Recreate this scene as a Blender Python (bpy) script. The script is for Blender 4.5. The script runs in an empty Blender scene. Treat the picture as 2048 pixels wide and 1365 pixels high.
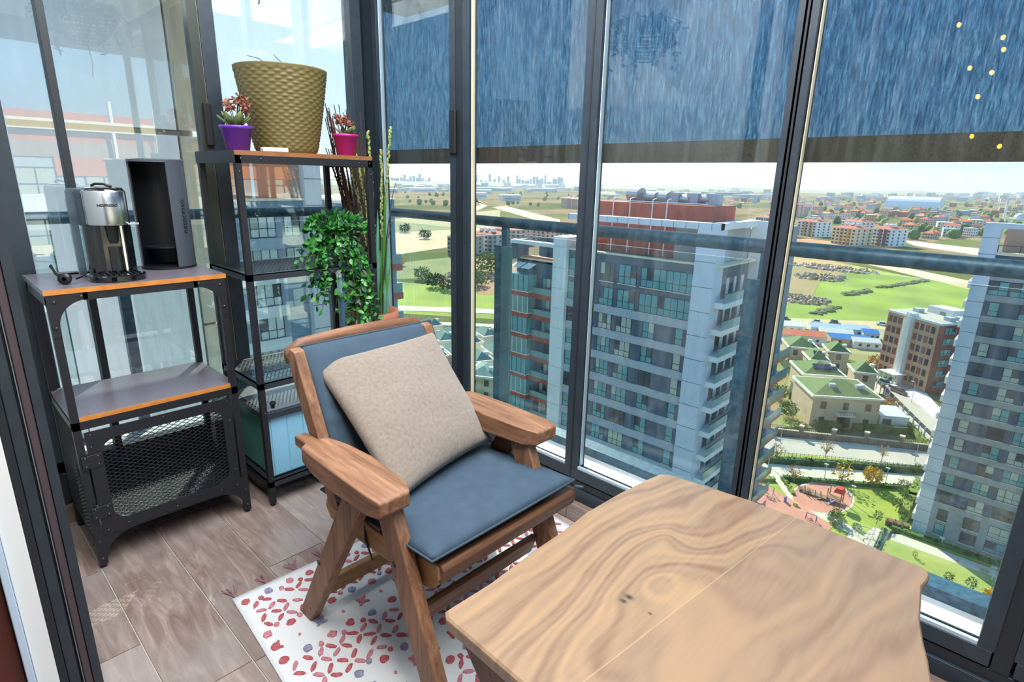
import bpy, bmesh, math, random
import numpy as np
from mathutils import Vector, Matrix, noise as mnoise
random.seed(7)
SC = bpy.context.scene
COL = SC.collection
# ------------------------------------------------------------------ camera
HC = 1.285
FPX, YAW, PITCH, ROLL = 1141.26, 0.756808, 0.2765809, 0.02194896
def _basis():
    f = Vector((-math.sin(YAW)*math.cos(PITCH), math.cos(YAW)*math.cos(PITCH), -math.sin(PITCH)))
    r = Vector((math.cos(YAW), math.sin(YAW), 0)); u = r.cross(f)
    c, s = math.cos(ROLL), math.sin(ROLL)
    return c*r+s*u, -s*r+c*u, f
CR, CU, CF = _basis()
cd = bpy.data.cameras.new('camera'); cam = bpy.data.objects.new('camera', cd); COL.objects.link(cam)
cd.sensor_width = 36; cd.lens = FPX/2048*36; cd.clip_start = .02; cd.clip_end = 20000
m = Matrix((( CR.x, CU.x, -CF.x, 0), (CR.y, CU.y, -CF.y, 0), (CR.z, CU.z, -CF.z, HC), (0, 0, 0, 1)))
cam.matrix_world = m; SC.camera = cam
# ------------------------------------------------------------------ light and exposure
EXPO = 1.35; SUN_E = 4.5; SKY_E = .80; BALCONY_FILL_W = 36; ROOM_FILL_W = 28; HAZE = 1.15e-4
SC.view_settings.view_transform = 'Standard'; SC.view_settings.look = 'None'
SC.view_settings.gamma = 1; SC.view_settings.use_curve_mapping = False
SC.view_settings.exposure = EXPO
SC.cycles.use_denoising = True
SC.cycles.max_bounces = 8; SC.cycles.transparent_max_bounces = 24
SC.cycles.sample_clamp_indirect = 6; SC.cycles.volume_bounces = 1
SC.cycles.caustics_reflective = False; SC.cycles.caustics_refractive = False
SUN_DIR = Vector((-.80, .60, .66)).normalized()      # towards the sun
def lin(h):
    h = h.lstrip('#'); v = [int(h[i:i+2], 16)/255 for i in (0, 2, 4)]
    return tuple(x/12.92 if x <= .04045 else ((x+.055)/1.055)**2.4 for x in v)+(1,)
w = bpy.data.worlds.new('sky'); SC.world = w; w.use_nodes = True
nt = w.node_tree; N = nt.nodes; L = nt.links; N.clear()
tc = N.new('ShaderNodeTexCoord'); sx = N.new('ShaderNodeSeparateXYZ'); L.new(tc.outputs['Generated'], sx.inputs[0])
rp = N.new('ShaderNodeValToRGB'); L.new(sx.outputs['Z'], rp.inputs[0]); e = rp.color_ramp.elements
e[0].position = 0.0; e[0].color = lin('#9fb0b8'); e[1].position = 1.0; e[1].color = lin('#2f6fb5')
for p, c in ((.05, '#a8bdca'), (.12, '#a9c8de'), (.22, '#98c2e4'), (.45, '#6aa6da')):
    q = e.new(p); q.color = lin(c)
# brighter, whiter sky towards the sun (aureole)
sd = N.new('ShaderNodeVectorMath'); sd.operation = 'DOT_PRODUCT'; nv = N.new('ShaderNodeVectorMath'); nv.operation = 'NORMALIZE'
L.new(tc.outputs['Generated'], nv.inputs[0]); L.new(nv.outputs[0], sd.inputs[0]); sd.inputs[1].default_value = SUN_DIR
au = N.new('ShaderNodeMapRange'); au.inputs['From Min'].default_value = .45; au.inputs['From Max'].default_value = 1.0
au.inputs['To Max'].default_value = .5; au.interpolation_type = 'SMOOTHSTEP'; L.new(sd.outputs['Value'], au.inputs['Value'])
# clouds: noise on the sky dome
sc_ = N.new('ShaderNodeVectorMath'); sc_.operation = 'MULTIPLY'; sc_.inputs[1].default_value = (1, 1, 5); L.new(nv.outputs[0], sc_.inputs[0])
cn = N.new('ShaderNodeTexNoise'); cn.inputs['Scale'].default_value = 3.1; cn.inputs['Detail'].default_value = 7; cn.inputs['Roughness'].default_value = .62
L.new(sc_.outputs[0], cn.inputs['Vector'])
cr = N.new('ShaderNodeMapRange'); cr.inputs['From Min'].default_value = .56; cr.inputs['From Max'].default_value = .74; cr.inputs['To Max'].default_value = .75
L.new(cn.outputs['Fac'], cr.inputs['Value'])
m1 = N.new('ShaderNodeMix'); m1.data_type = 'RGBA'; m1.inputs[7].default_value = (.62, .66, .69, 1)
L.new(au.outputs[0], m1.inputs[0]); L.new(rp.outputs[0], m1.inputs[6])
m2 = N.new('ShaderNodeMix'); m2.data_type = 'RGBA'; m2.inputs[7].default_value = (.72, .71, .70, 1)
L.new(cr.outputs[0], m2.inputs[0]); L.new(m1.outputs[2], m2.inputs[6])
bg = N.new('ShaderNodeBackground'); bg.inputs[1].default_value = SKY_E; L.new(m2.outputs[2], bg.inputs[0])
wo = N.new('ShaderNodeOutputWorld'); L.new(bg.outputs[0], wo.inputs[0])
sl = bpy.data.lights.new('sun', 'SUN'); sl.energy = SUN_E; sl.angle = .01; sl.color = (1, .88, .72)
so = bpy.data.objects.new('sun', sl); COL.objects.link(so)
so.rotation_euler = SUN_DIR.to_track_quat('Z', 'Y').to_euler(); so.location = (-20, 20, 30)
def area(name, loc, tgt, sx, sy, watt, col=(1, 1, 1)):
    a = bpy.data.lights.new(name, 'AREA'); a.shape = 'RECTANGLE'; a.size = sx; a.size_y = sy; a.energy = watt; a.color = col
    o = bpy.data.objects.new(name, a); COL.objects.link(o); o.location = loc
    o.rotation_euler = (Vector(tgt)-Vector(loc)).to_track_quat('-Z', 'Y').to_euler(); return o
area('balcony_fill_light', (-.9, .95, 2.54), (-.9, .95, 0), 2.4, .9, BALCONY_FILL_W, (.93, .97, 1))  # added fill light to brighten the balcony, no real lamp
area('room_fill_light', (-.2, .24, 2.55), (-.2, .30, 0), 2.4, .4, ROOM_FILL_W, (1, .96, .9))  # second added fill for the indoor brightness, no real lamp
# ------------------------------------------------------------------ helpers
G0 = -53.5
def ray(x, y): return CF+(x-1024)/FPX*CR-(y-682.5)/FPX*CU
def at(x, y, z=G0):
    d = ray(x, y); t = (z-HC)/d.z; return Vector((t*d.x, t*d.y, z))
def ony(x, y, Y):
    d = ray(x, y); t = Y/d.y; return Vector((t*d.x, Y, HC+t*d.z))
def onx(x, y, X):
    d = ray(x, y); t = X/d.x; return Vector((X, t*d.y, HC+t*d.z))

class MB:
    """collects faces of one mesh"""
    def __init__(s): s.v = []; s.f = []; s.mi = []; s.cur = 0
    def add(s, vs, fs):
        b = len(s.v); s.v += [tuple(v) for v in vs]
        for f in fs: s.f.append([b+i for i in f]); s.mi.append(s.cur)
        return s
    def box(s, x0, x1, y0, y1, z0, z1):
        return s.add([(x, y, z) for z in (z0, z1) for y in (y0, y1) for x in (x0, x1)],
                     [(0, 2, 3, 1), (4, 5, 7, 6), (0, 1, 5, 4), (2, 6, 7, 3), (0, 4, 6, 2), (1, 3, 7, 5)])
    def obox(s, c, ax, hx, hy, hz):
        """box with centre c, three axes and half sizes"""
        c = Vector(c); a, b, d = [Vector(q).normalized() for q in ax]
        vs = [c+a*i*hx+b*j*hy+d*k*hz for k in (-1, 1) for j in (-1, 1) for i in (-1, 1)]
        return s.add(vs, [(0, 2, 3, 1), (4, 5, 7, 6), (0, 1, 5, 4), (2, 6, 7, 3), (0, 4, 6, 2), (1, 3, 7, 5)])
    def bar(s, p, q, w, h, up=(0, 0, 1)):
        p, q = Vector(p), Vector(q); d = (q-p); l = d.length; d.normalize()
        a = d.cross(Vector(up))
        if a.length < 1e-4: a = d.cross(Vector((1, 0, 0)))
        a.normalize(); b = a.cross(d)
        return s.obox((p+q)/2, (d, a, b), l/2, w/2, h/2)
    def prism(s, poly, z0, z1):
        n = len(poly); vs = [(p[0], p[1], z0) for p in poly]+[(p[0], p[1], z1) for p in poly]
        fs = [list(range(n-1, -1, -1)), list(range(n, 2*n))]+[(i, (i+1) % n, n+(i+1) % n, n+i) for i in range(n)]
        return s.add(vs, fs)
    def extr(s, poly3, vec):
        n = len(poly3); vec = Vector(vec); vs = [Vector(p) for p in poly3]+[Vector(p)+vec for p in poly3]
        return s.add(vs, [list(range(n-1, -1, -1)), list(range(n, 2*n))]+[(i, (i+1) % n, n+(i+1) % n, n+i) for i in range(n)])
    def loft(s, rings, caps=True, closed=True):
        n = len(rings[0]); b = [Vector(p) for r in rings for p in r]; fs = []
        for k in range(len(rings)-1):
            for i in range(n if closed else n-1):
                j = (i+1) % n; fs.append((k*n+i, k*n+j, (k+1)*n+j, (k+1)*n+i))
        if caps: fs.append(list(range(n-1, -1, -1))); fs.append([(len(rings)-1)*n+i for i in range(n)])
        return s.add(b, fs)
    def tube(s, pts, r, seg=8, taper=None):
        pts = [Vector(p) for p in pts]; rings = []; pa = None
        for i, p in enumerate(pts):
            d = (pts[min(i+1, len(pts)-1)]-pts[max(i-1, 0)]).normalized()
            if pa is None:
                pa = d.cross(Vector((0, 0, 1)))
                if pa.length < .05: pa = d.cross(Vector((1, 0, 0)))
            a = (pa-d*pa.dot(d)).normalized(); pa = a; b = d.cross(a)
            rr = r if taper is None else r*(1+(taper-1)*i/(len(pts)-1))
            rings.append([p+a*math.cos(t)*rr+b*math.sin(t)*rr for t in [2*math.pi*k/seg for k in range(seg)]])
        return s.loft(rings)
    def lathe(s, prof, c=(0, 0, 0), seg=32, sy=1.0, caps=False):
        rings = [[(c[0]+r*math.cos(t), c[1]+r*sy*math.sin(t), c[2]+z) for t in [2*math.pi*k/seg for k in range(seg)]] for r, z in prof]
        return s.loft(rings, caps)
    def cyl(s, c, r, z0, z1, seg=20): return s.lathe([(r, z0), (r, z1)], c, seg, caps=True)
    def ball(s, c, r, seg=8, sc=(1, 1, 1)):
        rings = []; k = max(4, seg//2+1)
        for i in range(k+1):
            a = math.pi*(i+.001)/(k+.002)
            rings.append([(c[0]+r*sc[0]*math.sin(a)*math.cos(t), c[1]+r*sc[1]*math.sin(a)*math.sin(t), c[2]-r*sc[2]*math.cos(a)) for t in [2*math.pi*j/seg for j in range(seg)]])
        return s.loft(rings)
    def mesh(s, name, mats):
        me = bpy.data.meshes.new(name); me.from_pydata(s.v, [], s.f)
        if not isinstance(mats, (list, tuple)): mats = [mats]
        for q in mats: me.materials.append(q)
        me.polygons.foreach_set('material_index', s.mi)
        bm = bmesh.new(); bm.from_mesh(me); bmesh.ops.recalc_face_normals(bm, faces=bm.faces); bm.to_mesh(me); bm.free()
        return me
    def obj(s, name, mats, parent=None, bevel=0, smooth=False, seg=2):
        return mk(name, s.mesh(name, mats), parent, bevel, smooth, seg)
def mk(name, me, parent=None, bevel=0, smooth=False, seg=2):
    o = bpy.data.objects.new(name, me); COL.objects.link(o)
    if parent is not None:
        o.parent = parent
        o.matrix_parent_inverse = Matrix.Translation(-parent.location) if parent.rotation_euler.z == 0 else (Matrix.Translation(parent.location) @ parent.rotation_euler.to_matrix().to_4x4()).inverted()
    if smooth:
        for p in me.polygons: p.use_smooth = True
    if bevel:
        b = o.modifiers.new('bevel', 'BEVEL'); b.width = bevel; b.segments = seg; b.limit_method = 'ANGLE'; b.angle_limit = .6
        if not smooth:
            for p in me.polygons: p.use_smooth = True
            b.harden_normals = True
    return o
def tag(o, label=None, cat=None, group=None, kind=None):
    if label: o['label'] = label
    if cat: o['category'] = cat
    if group: o['group'] = group
    if kind: o['kind'] = kind
    return o
def thing(name, label, cat, loc=(0, 0, 0), group=None):
    o = bpy.data.objects.new(name, None); COL.objects.link(o); o.location = loc; o.empty_display_size = .1
    return tag(o, label, cat, group)
def struct(o): o['kind'] = 'structure'; return o
def copy_tree(o, parent=None, loc=None, rz=None):
    c = o.copy(); COL.objects.link(c)
    if parent is not None: c.parent = parent
    if loc is not None: c.location = loc
    if rz is not None: c.rotation_euler.z = rz
    for ch in list(o.children): copy_tree(ch, c)
    return c
def leafquad(mb, c, d, n, l, w, fold=.25):
    d = d.normalized(); s_ = d.cross(n).normalized(); n = s_.cross(d)
    p0 = c; p1 = c+d*l*.45+s_*w*.5+n*w*fold*.4; p2 = c+d*l; p3 = c+d*l*.45-s_*w*.5+n*w*fold*.4; pm = c+d*l*.5
    q1 = c+d*l*.8+s_*w*.28; q3 = c+d*l*.8-s_*w*.28; r1 = c+d*l*.15+s_*w*.3; r3 = c+d*l*.15-s_*w*.3
    mb.add([p0, r1, p1, q1, p2, q3, p3, r3, pm], [(0, 1, 2, 8), (8, 2, 3, 4), (8, 4, 5, 6), (0, 8, 6, 7)])
def rv(r=random): return Vector((r.uniform(-1, 1), r.uniform(-1, 1), r.uniform(-1, 1))).normalized()
# ------------------------------------------------------------------ materials
def _nodes(name):
    mt = bpy.data.materials.new(name); mt.use_nodes = True; t = mt.node_tree
    return mt, t, t.nodes, t.links, t.nodes['Principled BSDF']
def M(name, col, rough=.5, metal=0.0, var=0.0, vs=8.0, bump=0.0, bs=60.0, col2=None, spec=.5, stretch=(1, 1, 1), emit=None, es=1.0, coat=0.0, contrast=.3):
    mt, t, n, l, b = _nodes(name)
    b.inputs['Base Color'].default_value = lin(col); b.inputs['Roughness'].default_value = rough
    b.inputs['Metallic'].default_value = metal; b.inputs['Specular IOR Level'].default_value = spec
    b.inputs['Coat Weight'].default_value = coat
    if var or bump or col2:
        tc = n.new('ShaderNodeTexCoord'); mp = n.new('ShaderNodeMapping'); l.new(tc.outputs['Object'], mp.inputs[0])
        mp.inputs['Scale'].default_value = stretch
    if var or col2:
        nz = n.new('ShaderNodeTexNoise'); nz.inputs['Scale'].default_value = vs; nz.inputs['Detail'].default_value = 5; l.new(mp.outputs[0], nz.inputs['Vector'])
        mr = n.new('ShaderNodeMapRange'); mr.inputs['From Min'].default_value = .5-contrast/2; mr.inputs['From Max'].default_value = .5+contrast/2; l.new(nz.outputs['Fac'], mr.inputs['Value'])
        mx = n.new('ShaderNodeMix'); mx.data_type = 'RGBA'; c = lin(col)
        mx.inputs[6].default_value = tuple(q*(1-var) for q in c[:3])+(1,)
        mx.inputs[7].default_value = lin(col2) if col2 else tuple(min(1, q*(1+var)) for q in c[:3])+(1,)
        if col2: mx.inputs[6].default_value = c
        l.new(mr.outputs[0], mx.inputs[0]); l.new(mx.outputs[2], b.inputs['Base Color'])
    if bump:
        nb = n.new('ShaderNodeTexNoise'); nb.inputs['Scale'].default_value = bs; nb.inputs['Detail'].default_value = 4; l.new(mp.outputs[0], nb.inputs['Vector'])
        bp = n.new('ShaderNodeBump'); bp.inputs['Strength'].default_value = bump; bp.inputs['Distance'].default_value = .01
        l.new(nb.outputs['Fac'], bp.inputs['Height']); l.new(bp.outputs[0], b.inputs['Normal'])
    if emit: b.inputs['Emission Color'].default_value = lin(emit); b.inputs['Emission Strength'].default_value = es
    return mt
def glassmat(name, tint, refl=.12, grime=0.0):
    """thin pane: mostly transparent, a mirror share that grows towards grazing angles"""
    mt, t, n, l, b = _nodes(name); n.remove(b)
    out = [q for q in n if q.type == 'OUTPUT_MATERIAL'][0]
    tr = n.new('ShaderNodeBsdfTransparent'); tr.inputs[0].default_value = lin(tint)
    gl = n.new('ShaderNodeBsdfGlossy'); gl.inputs['Roughness'].default_value = .0; gl.inputs[0].default_value = (.95, 1, 1, 1)
    fr = n.new('ShaderNodeLayerWeight'); fr.inputs[0].default_value = .5
    pw = n.new('ShaderNodeMath'); pw.operation = 'POWER'; l.new(fr.outputs['Facing'], pw.inputs[0]); pw.inputs[1].default_value = 5
    ma = n.new('ShaderNodeMath'); ma.operation = 'MULTIPLY_ADD'; l.new(pw.outputs[0], ma.inputs[0]); ma.inputs[1].default_value = .9; ma.inputs[2].default_value = .03+refl; ma.use_clamp = True
    mx = n.new('ShaderNodeMixShader'); l.new(ma.outputs[0], mx.inputs[0]); l.new(tr.outputs[0], mx.inputs[1]); l.new(gl.outputs[0], mx.inputs[2])
    last = mx
    if grime:
        df = n.new('ShaderNodeBsdfDiffuse'); df.inputs[0].default_value = lin('#c8d2d6')
        tc = n.new('ShaderNodeTexCoord'); mp = n.new('ShaderNodeMapping'); mp.inputs['Scale'].default_value = (14, 14, 2.2); l.new(tc.outputs['Object'], mp.inputs[0])
        nz = n.new('ShaderNodeTexNoise'); nz.inputs['Scale'].default_value = 3; nz.inputs['Detail'].default_value = 8; l.new(mp.outputs[0], nz.inputs['Vector'])
        mr = n.new('ShaderNodeMapRange'); mr.inputs['From Min'].default_value = .45; mr.inputs['From Max'].default_value = .8; mr.inputs['To Max'].default_value = grime; l.new(nz.outputs['Fac'], mr.inputs['Value'])
        m3 = n.new('ShaderNodeMixShader'); l.new(mr.outputs[0], m3.inputs[0]); l.new(mx.outputs[0], m3.inputs[1]); l.new(df.outputs[0], m3.inputs[2]); last = m3
    l.new(last.outputs[0], out.inputs[0]); return mt
def woodmat(name, c1, c2, c3, rough=.45, axis='X', scale=1.0, spec=.4):
    mt, t, n, l, b = _nodes(name)
    tc = n.new('ShaderNodeTexCoord'); mp = n.new('ShaderNodeMapping'); l.new(tc.outputs['Object'], mp.inputs[0])
    s = {'X': (1.2, 14, 14), 'Y': (14, 1.2, 14), 'Z': (14, 14, 1.2)}[axis]; mp.inputs['Scale'].default_value = tuple(q*scale for q in s)
    n1 = n.new('ShaderNodeTexNoise'); n1.inputs['Scale'].default_value = 3.4; n1.inputs['Detail'].default_value = 10; n1.inputs['Roughness'].default_value = .65; n1.inputs['Distortion'].default_value = .6; l.new(mp.outputs[0], n1.inputs['Vector'])
    r = n.new('ShaderNodeValToRGB'); l.new(n1.outputs['Fac'], r.inputs[0]); e = r.color_ramp.elements
    e[0].position = .3; e[0].color = lin(c1); e[1].position = .7; e[1].color = lin(c3); q = e.new(.5); q.color = lin(c2)
    l.new(r.outputs[0], b.inputs['Base Color']); b.inputs['Roughness'].default_value = rough; b.inputs['Specular IOR Level'].default_value = spec
    bp = n.new('ShaderNodeBump'); bp.inputs['Strength'].default_value = .12; bp.inputs['Distance'].default_value = .004; l.new(n1.outputs['Fac'], bp.inputs['Height']); l.new(bp.outputs[0], b.inputs['Normal'])
    return mt
# ------------------------------------------------------------------ material set, interior
FRAME = M('frame_anthracite', '#2b353f', .42, .15, var=.12, vs=20, bump=.05, bs=400)
FRAME2 = M('frame_anthracite_dark', '#1c232b', .5, .1)
SPACER = M('spacer_cream', '#d9cfb4', .35)
BEAD = M('bead_grey', '#a8bccb', .35, .3)
GASKET = M('gasket_black', '#0d0f12', .7)
BLACKM = M('black_powder_steel', '#23252b', .45, .3, bump=.05, bs=500)
BOLT = M('bolt_steel', '#4a4c50', .3, .8)
RAILM = M('rail_blue_grey', '#33566b', .42, .1, var=.3, vs=60)
LEDGE = M('ledge_white', '#c9d0d8', .7, var=.08, vs=5)
STONE = M('stone_brown', '#6d5a50', .7, var=.25, vs=18, bump=.2, bs=80)
WHITEP = M('white_paint', '#dfe3e4', .6)
ALU = M('white_cladding', '#efefee', .45, var=.03, vs=3)
BEIGECL = M('beige_cladding', '#cdbfa6', .6, var=.08, vs=6)
GLASS = glassmat('window_glass', '#fafdfd', .0, grime=.03)
GLASSL = glassmat('window_glass_coated', '#f8fcfc', .10, grime=.05)
BGLASS = glassmat('balustrade_glass', '#eef6f6', .0, grime=.07)
# balcony window plan: main facade front face y = YF, left facade x = XL
YF, XL = 1.64, -2.50
ZT = 2.50
# ------------------------------------------------------------------ floor
def plankmat():
    mt, t, n, l, b = _nodes('wood_look_tile')
    tc = n.new('ShaderNodeTexCoord'); oi = n.new('ShaderNodeObjectInfo'); cm = n.new('ShaderNodeCombineXYZ')
    mu = n.new('ShaderNodeMath'); mu.operation = 'MULTIPLY'; mu.inputs[1].default_value = 37; l.new(oi.outputs['Random'], mu.inputs[0]); l.new(mu.outputs[0], cm.inputs[2]); l.new(mu.outputs[0], cm.inputs[0])
    ad = n.new('ShaderNodeVectorMath'); l.new(tc.outputs['Object'], ad.inputs[0]); l.new(cm.outputs[0], ad.inputs[1])
    mp = n.new('ShaderNodeMapping'); mp.inputs['Scale'].default_value = (1.6, 9, 9); l.new(ad.outputs[0], mp.inputs[0])
    n1 = n.new('ShaderNodeTexNoise'); n1.inputs['Scale'].default_value = 3; n1.inputs['Detail'].default_value = 9; n1.inputs['Roughness'].default_value = .62; n1.inputs['Distortion'].default_value = 1.2; l.new(mp.outputs[0], n1.inputs['Vector'])
    r = n.new('ShaderNodeValToRGB'); l.new(n1.outputs['Fac'], r.inputs[0]); e = r.color_ramp.elements
    e[0].position = .28; e[0].color = lin('#6a5247'); e[1].position = .72; e[1].color = lin('#a8968c'); q = e.new(.5); q.color = lin('#84706a')
    n2 = n.new('ShaderNodeTexNoise'); n2.inputs['Scale'].default_value = 2.3; n2.inputs['Detail'].default_value = 3; l.new(ad.outputs[0], n2.inputs['Vector'])
    mr = n.new('ShaderNodeMapRange'); mr.inputs['From Min'].default_value = .4; mr.inputs['From Max'].default_value = .65; mr.inputs['To Max'].default_value = .55; l.new(n2.outputs['Fac'], mr.inputs['Value'])
    mx = n.new('ShaderNodeMix'); mx.data_type = 'RGBA'; l.new(mr.outputs[0], mx.inputs[0]); l.new(r.outputs[0], mx.inputs[6]); mx.inputs[7].default_value = lin('#94918f')
    # per tile tone
    tn = n.new('ShaderNodeMapRange'); tn.inputs['To Min'].default_value = .82; tn.inputs['To Max'].default_value = 1.18; l.new(oi.outputs['Random'], tn.inputs['Value'])
    hv = n.new('ShaderNodeHueSaturation'); l.new(tn.outputs[0], hv.inputs['Value']); l.new(mx.outputs[2], hv.inputs['Color']); l.new(hv.outputs[0], b.inputs['Base Color'])
    b.inputs['Roughness'].default_value = .42
    n3 = n.new('ShaderNodeTexNoise'); n3.inputs['Scale'].default_value = 1.0; n3.inputs['Detail'].default_value = 8
    m3 = n.new('ShaderNodeMapping'); m3.inputs['Scale'].default_value = (30, 260, 30); l.new(ad.outputs[0], m3.inputs[0]); l.new(m3.outputs[0], n3.inputs['Vector'])
    bp = n.new('ShaderNodeBump'); bp.inputs['Strength'].default_value = .25; bp.inputs['Distance'].default_value = .002; l.new(n3.outputs['Fac'], bp.inputs['Height']); l.new(bp.outputs[0], b.inputs['Normal'])
    return mt
TILE = plankmat(); GROUT = M('grout', '#b9b3ab', .8)
fl = struct(MB().box(-2.62, 1.6, -.12, 1.605, -.16, -.004).obj('floor', GROUT))
rows = [(.0445, .2475), (.2475, .4435), (.4435, .640), (.640, .8425), (.8425, 1.045), (1.045, 1.245), (1.245, 1.445), (1.445, 1.60), (-.12, .0445)]
joints = [-2.09, -2.27, -2.262, -2.62, -2.243, -1.9, -2.4, -1.7, -2.3]
g = .0016
for (y0, y1), j in zip(rows, joints):
    x = j-.9
    if y0 == .0445: cuts = [-2.62, -2.09, -1.648, -.75, .15, 1.05, 1.6]
    else:
        cuts = [-2.62]+[c for c in [j+.9*k for k in range(-1, 6)] if -2.6 < c < 1.58]+[1.6]
    for a, b in zip(cuts[:-1], cuts[1:]):
        struct(MB().box(a+g, b-g, y0+g, y1-g, -.012, 0).obj('floor_tile', TILE, fl, bevel=.0008, seg=1))
# ------------------------------------------------------------------ room shell (behind and above the camera)
struct(MB().box(-2.62, 1.9, -.12, 1.9, 2.56, 2.75).obj('ceiling', WHITEP))
struct(MB().box(-5.0, 4.5, 1.2, 3.7, 2.76, 2.95).box(-2.62, 4.5, -1.0, 1.2, 2.76, 2.95).obj('sun_block_slab', M('slab_concrete', '#9b9b98', .8)))  # unseen overhang, added to keep direct sun out of the room
struct(MB().box(-2.62, -1.345, -.24, .10, 0, 2.56).obj('wall_left', WHITEP))
struct(MB().box(1.45, 4.4, -.24, -.12, 0, 2.56).obj('wall_right', WHITEP))
struct(MB().box(-1.6, 4.4, -3.9, -3.8, 0, 2.56).obj('wall_back', M('wall_warm', '#cfc8bd', .8)))
struct(MB().box(-1.7, -1.6, -3.8, -.24, 0, 2.56).obj('wall_side', WHITEP))
struct(MB().box(4.4, 4.5, -3.8, -.12, 0, 2.56).obj('wall_end', WHITEP))
struct(MB().box(-1.7, 4.5, -3.9, -.12, 2.56, 2.7).obj('ceiling_room', WHITEP))
struct(MB().box(-1.7, 4.5, -3.9, -.122, -.16, -.002).obj('floor_room', M('dark_red_wood', '#4a1d17', .3, var=.3, vs=4, stretch=(1, 8, 1))))
# sliding door jamb between room and balcony, seen edge-on at the far left
d = struct(MB().box(-1.345, -1.30, .103, .118, 0, 2.5).obj('door_1', FRAME))
def jb(name, y0, y1, x0, x1, mt, bev=.002):
    struct(MB().box(x0, x1, y0, y1, 0, 2.5).obj(name, mt, d, bevel=bev))
jb('outer_rib', .089, .102, -1.345, -1.302, M('frame_brown_tint', '#4a3f46', .45, .1))
jb('guide_rib', .0865, .089, -1.345, -1.31, BEAD)
jb('seal', .083, .0865, -1.345, -1.315, GASKET)
jb('stile', .064, .083, -1.345, -1.306, FRAME)
jb('stile_face', .050, .0635, -1.345, -1.300, FRAME2)
jb('white_reveal', .017, .050, -1.345, -1.298, WHITEP)
jb('inner_trim', .004, .0165, -1.345, -1.290, M('trim_pale_blue', '#b7cbe0', .4))
jb('leaf_edge', -.035, .003, -1.345, -1.33, M('leaf_dark', '#5a2a22', .4))  # sky reflection put into the blue of this box
# ------------------------------------------------------------------ main window wall
def struct_bar(name, parent, mt, *b, bev=.0015): return struct(MB().box(*b).obj(name, mt, parent, bevel=bev))
curb = struct(MB().box(-2.62, 1.6, 1.606, YF+.12, -.02, .068).obj('baseboard_window', STONE, bevel=.004))
for k, (a, b) in enumerate(((-2.6, -1.9), (-1.897, -1.20), (-1.197, -.5), (-.497, .2), (.203, .9), (.903, 1.6))):
    struct(MB().box(a, b, 1.601, 1.606, 0, .072).obj('skirting_tile', TILE, curb, bevel=.001, seg=1))
# sill track
tr = struct(MB().box(-2.62, 1.6, YF+.004, YF+.11, .066, .150).obj('trim_1', FRAME2, bevel=.003))
struct_bar('track_step', tr, FRAME, -2.62, 1.6, YF-.006, YF+.012, .068, .118)
# sashes: (x0, x1) of each glazed unit between mullion fronts
mull = [(-2.607, -2.44), (-1.932, -1.815), (-1.247, -1.186), (-.592, -.541), (.052, .158), (.70, .76), (1.34, 1.40)]
for k in range(len(mull)-1):
    xa, xb = mull[k][1], mull[k+1][0]
    wn = struct(MB().box(xa-.03, xb+.03, YF, YF+.045, .155, .200).obj('window_%d' % (k+1), FRAME, bevel=.002))
    struct_bar('glazing_bead', wn, BEAD, xa, xb, YF+.002, YF+.014, .200, .212)
    struct_bar('lower_gasket', wn, GASKET, xa, xb, YF+.016, YF+.020, .200, .214)
    struct_bar('top_rail', wn, FRAME, xa-.03, xb+.03, YF, YF+.045, 2.44, ZT)
    # stiles that make up the mullion fronts
    struct_bar('stile_far', wn, FRAME, xa-.036, xa, YF, YF+.045, .2, 2.44)
    struct_bar('stile_near', wn, FRAME, xb, xb+.034, YF, YF+.045, .2, 2.44)
    struct_bar('spacer', wn, SPACER if k % 2 else BEAD, xa+.002, xa+.0045, YF+.012, YF+.032, .212, 2.44)
    struct_bar('side_gasket', wn, GASKET, xa, xa+.005, YF+.033, YF+.040, .2, 2.44)
    struct(MB().box(xa-.004, xb+.004, YF+.020, YF+.026, .196, 2.445).obj('pane', GLASS, wn))
for k, (a, b) in enumerate(mull):
    if k in (0, 1, 4):
        struct_bar('trim_%d' % (k+2), None, FRAME2, a+.033, b-.036, YF+.003, YF+.05, .15, ZT)
    else:
        struct_bar('trim_%d' % (k+2), None, FRAME2, (a+b)/2-.003, (a+b)/2+.003, YF-.002, YF+.05, .15, ZT, bev=.0008)
# corner post
cp = struct(MB().box(-2.66, -2.60, 1.60, YF+.12, 0, 2.56).obj('trim_corner', FRAME, bevel=.003))
struct_bar('corner_rib', cp, BEAD, -2.60, -2.585, 1.615, 1.63, .1, 2.5)
# handle on the first mullion
hd = struct_bar('window_handle', bpy.data.objects['window_1'], GASKET, -1.925, -1.885, YF-.012, YF, 1.38, 1.555, bev=.006)
# ------------------------------------------------------------------ left window wall
lw = struct(MB().box(XL-.05, XL, .22, 1.60, .19, .245).obj('window_left_1', FRAME, bevel=.002))
struct_bar('top_rail', lw, FRAME, XL-.05, XL, .22, 1.6, 2.44, 2.5)
struct(MB().box(XL-.06, XL-.008, .12, 1.6, -.02, .19).obj('baseboard_left', FRAME2, bevel=.003))
struct(MB().box(XL-.10, XL-.05, .12, 1.6, .10, .18).obj('baseboard_left_stone', STONE))
struct(MB().box(XL-.008, XL+.01, .12, 1.6, 0, .07).obj('skirting_left', STONE, bevel=.003))
for nm, a, b, mt in (('trim_left_1', .20, .282, FRAME), ('trim_left_2', .414, .437, FRAME2), ('trim_left_3', .864, .900, M('frame_olive', '#3a3f3a', .35, .3)), ('trim_left_4', .903, .958, FRAME)):
    struct_bar(nm, None, mt, XL-.05, XL, a, b, .2, 2.5)
struct_bar('spacer', lw, SPACER, XL-.03, XL-.002, .8985, .9015, .25, 2.44)
struct_bar('spacer', lw, BEAD, XL-.03, XL-.002, .282, .285, .25, 2.44)
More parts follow.
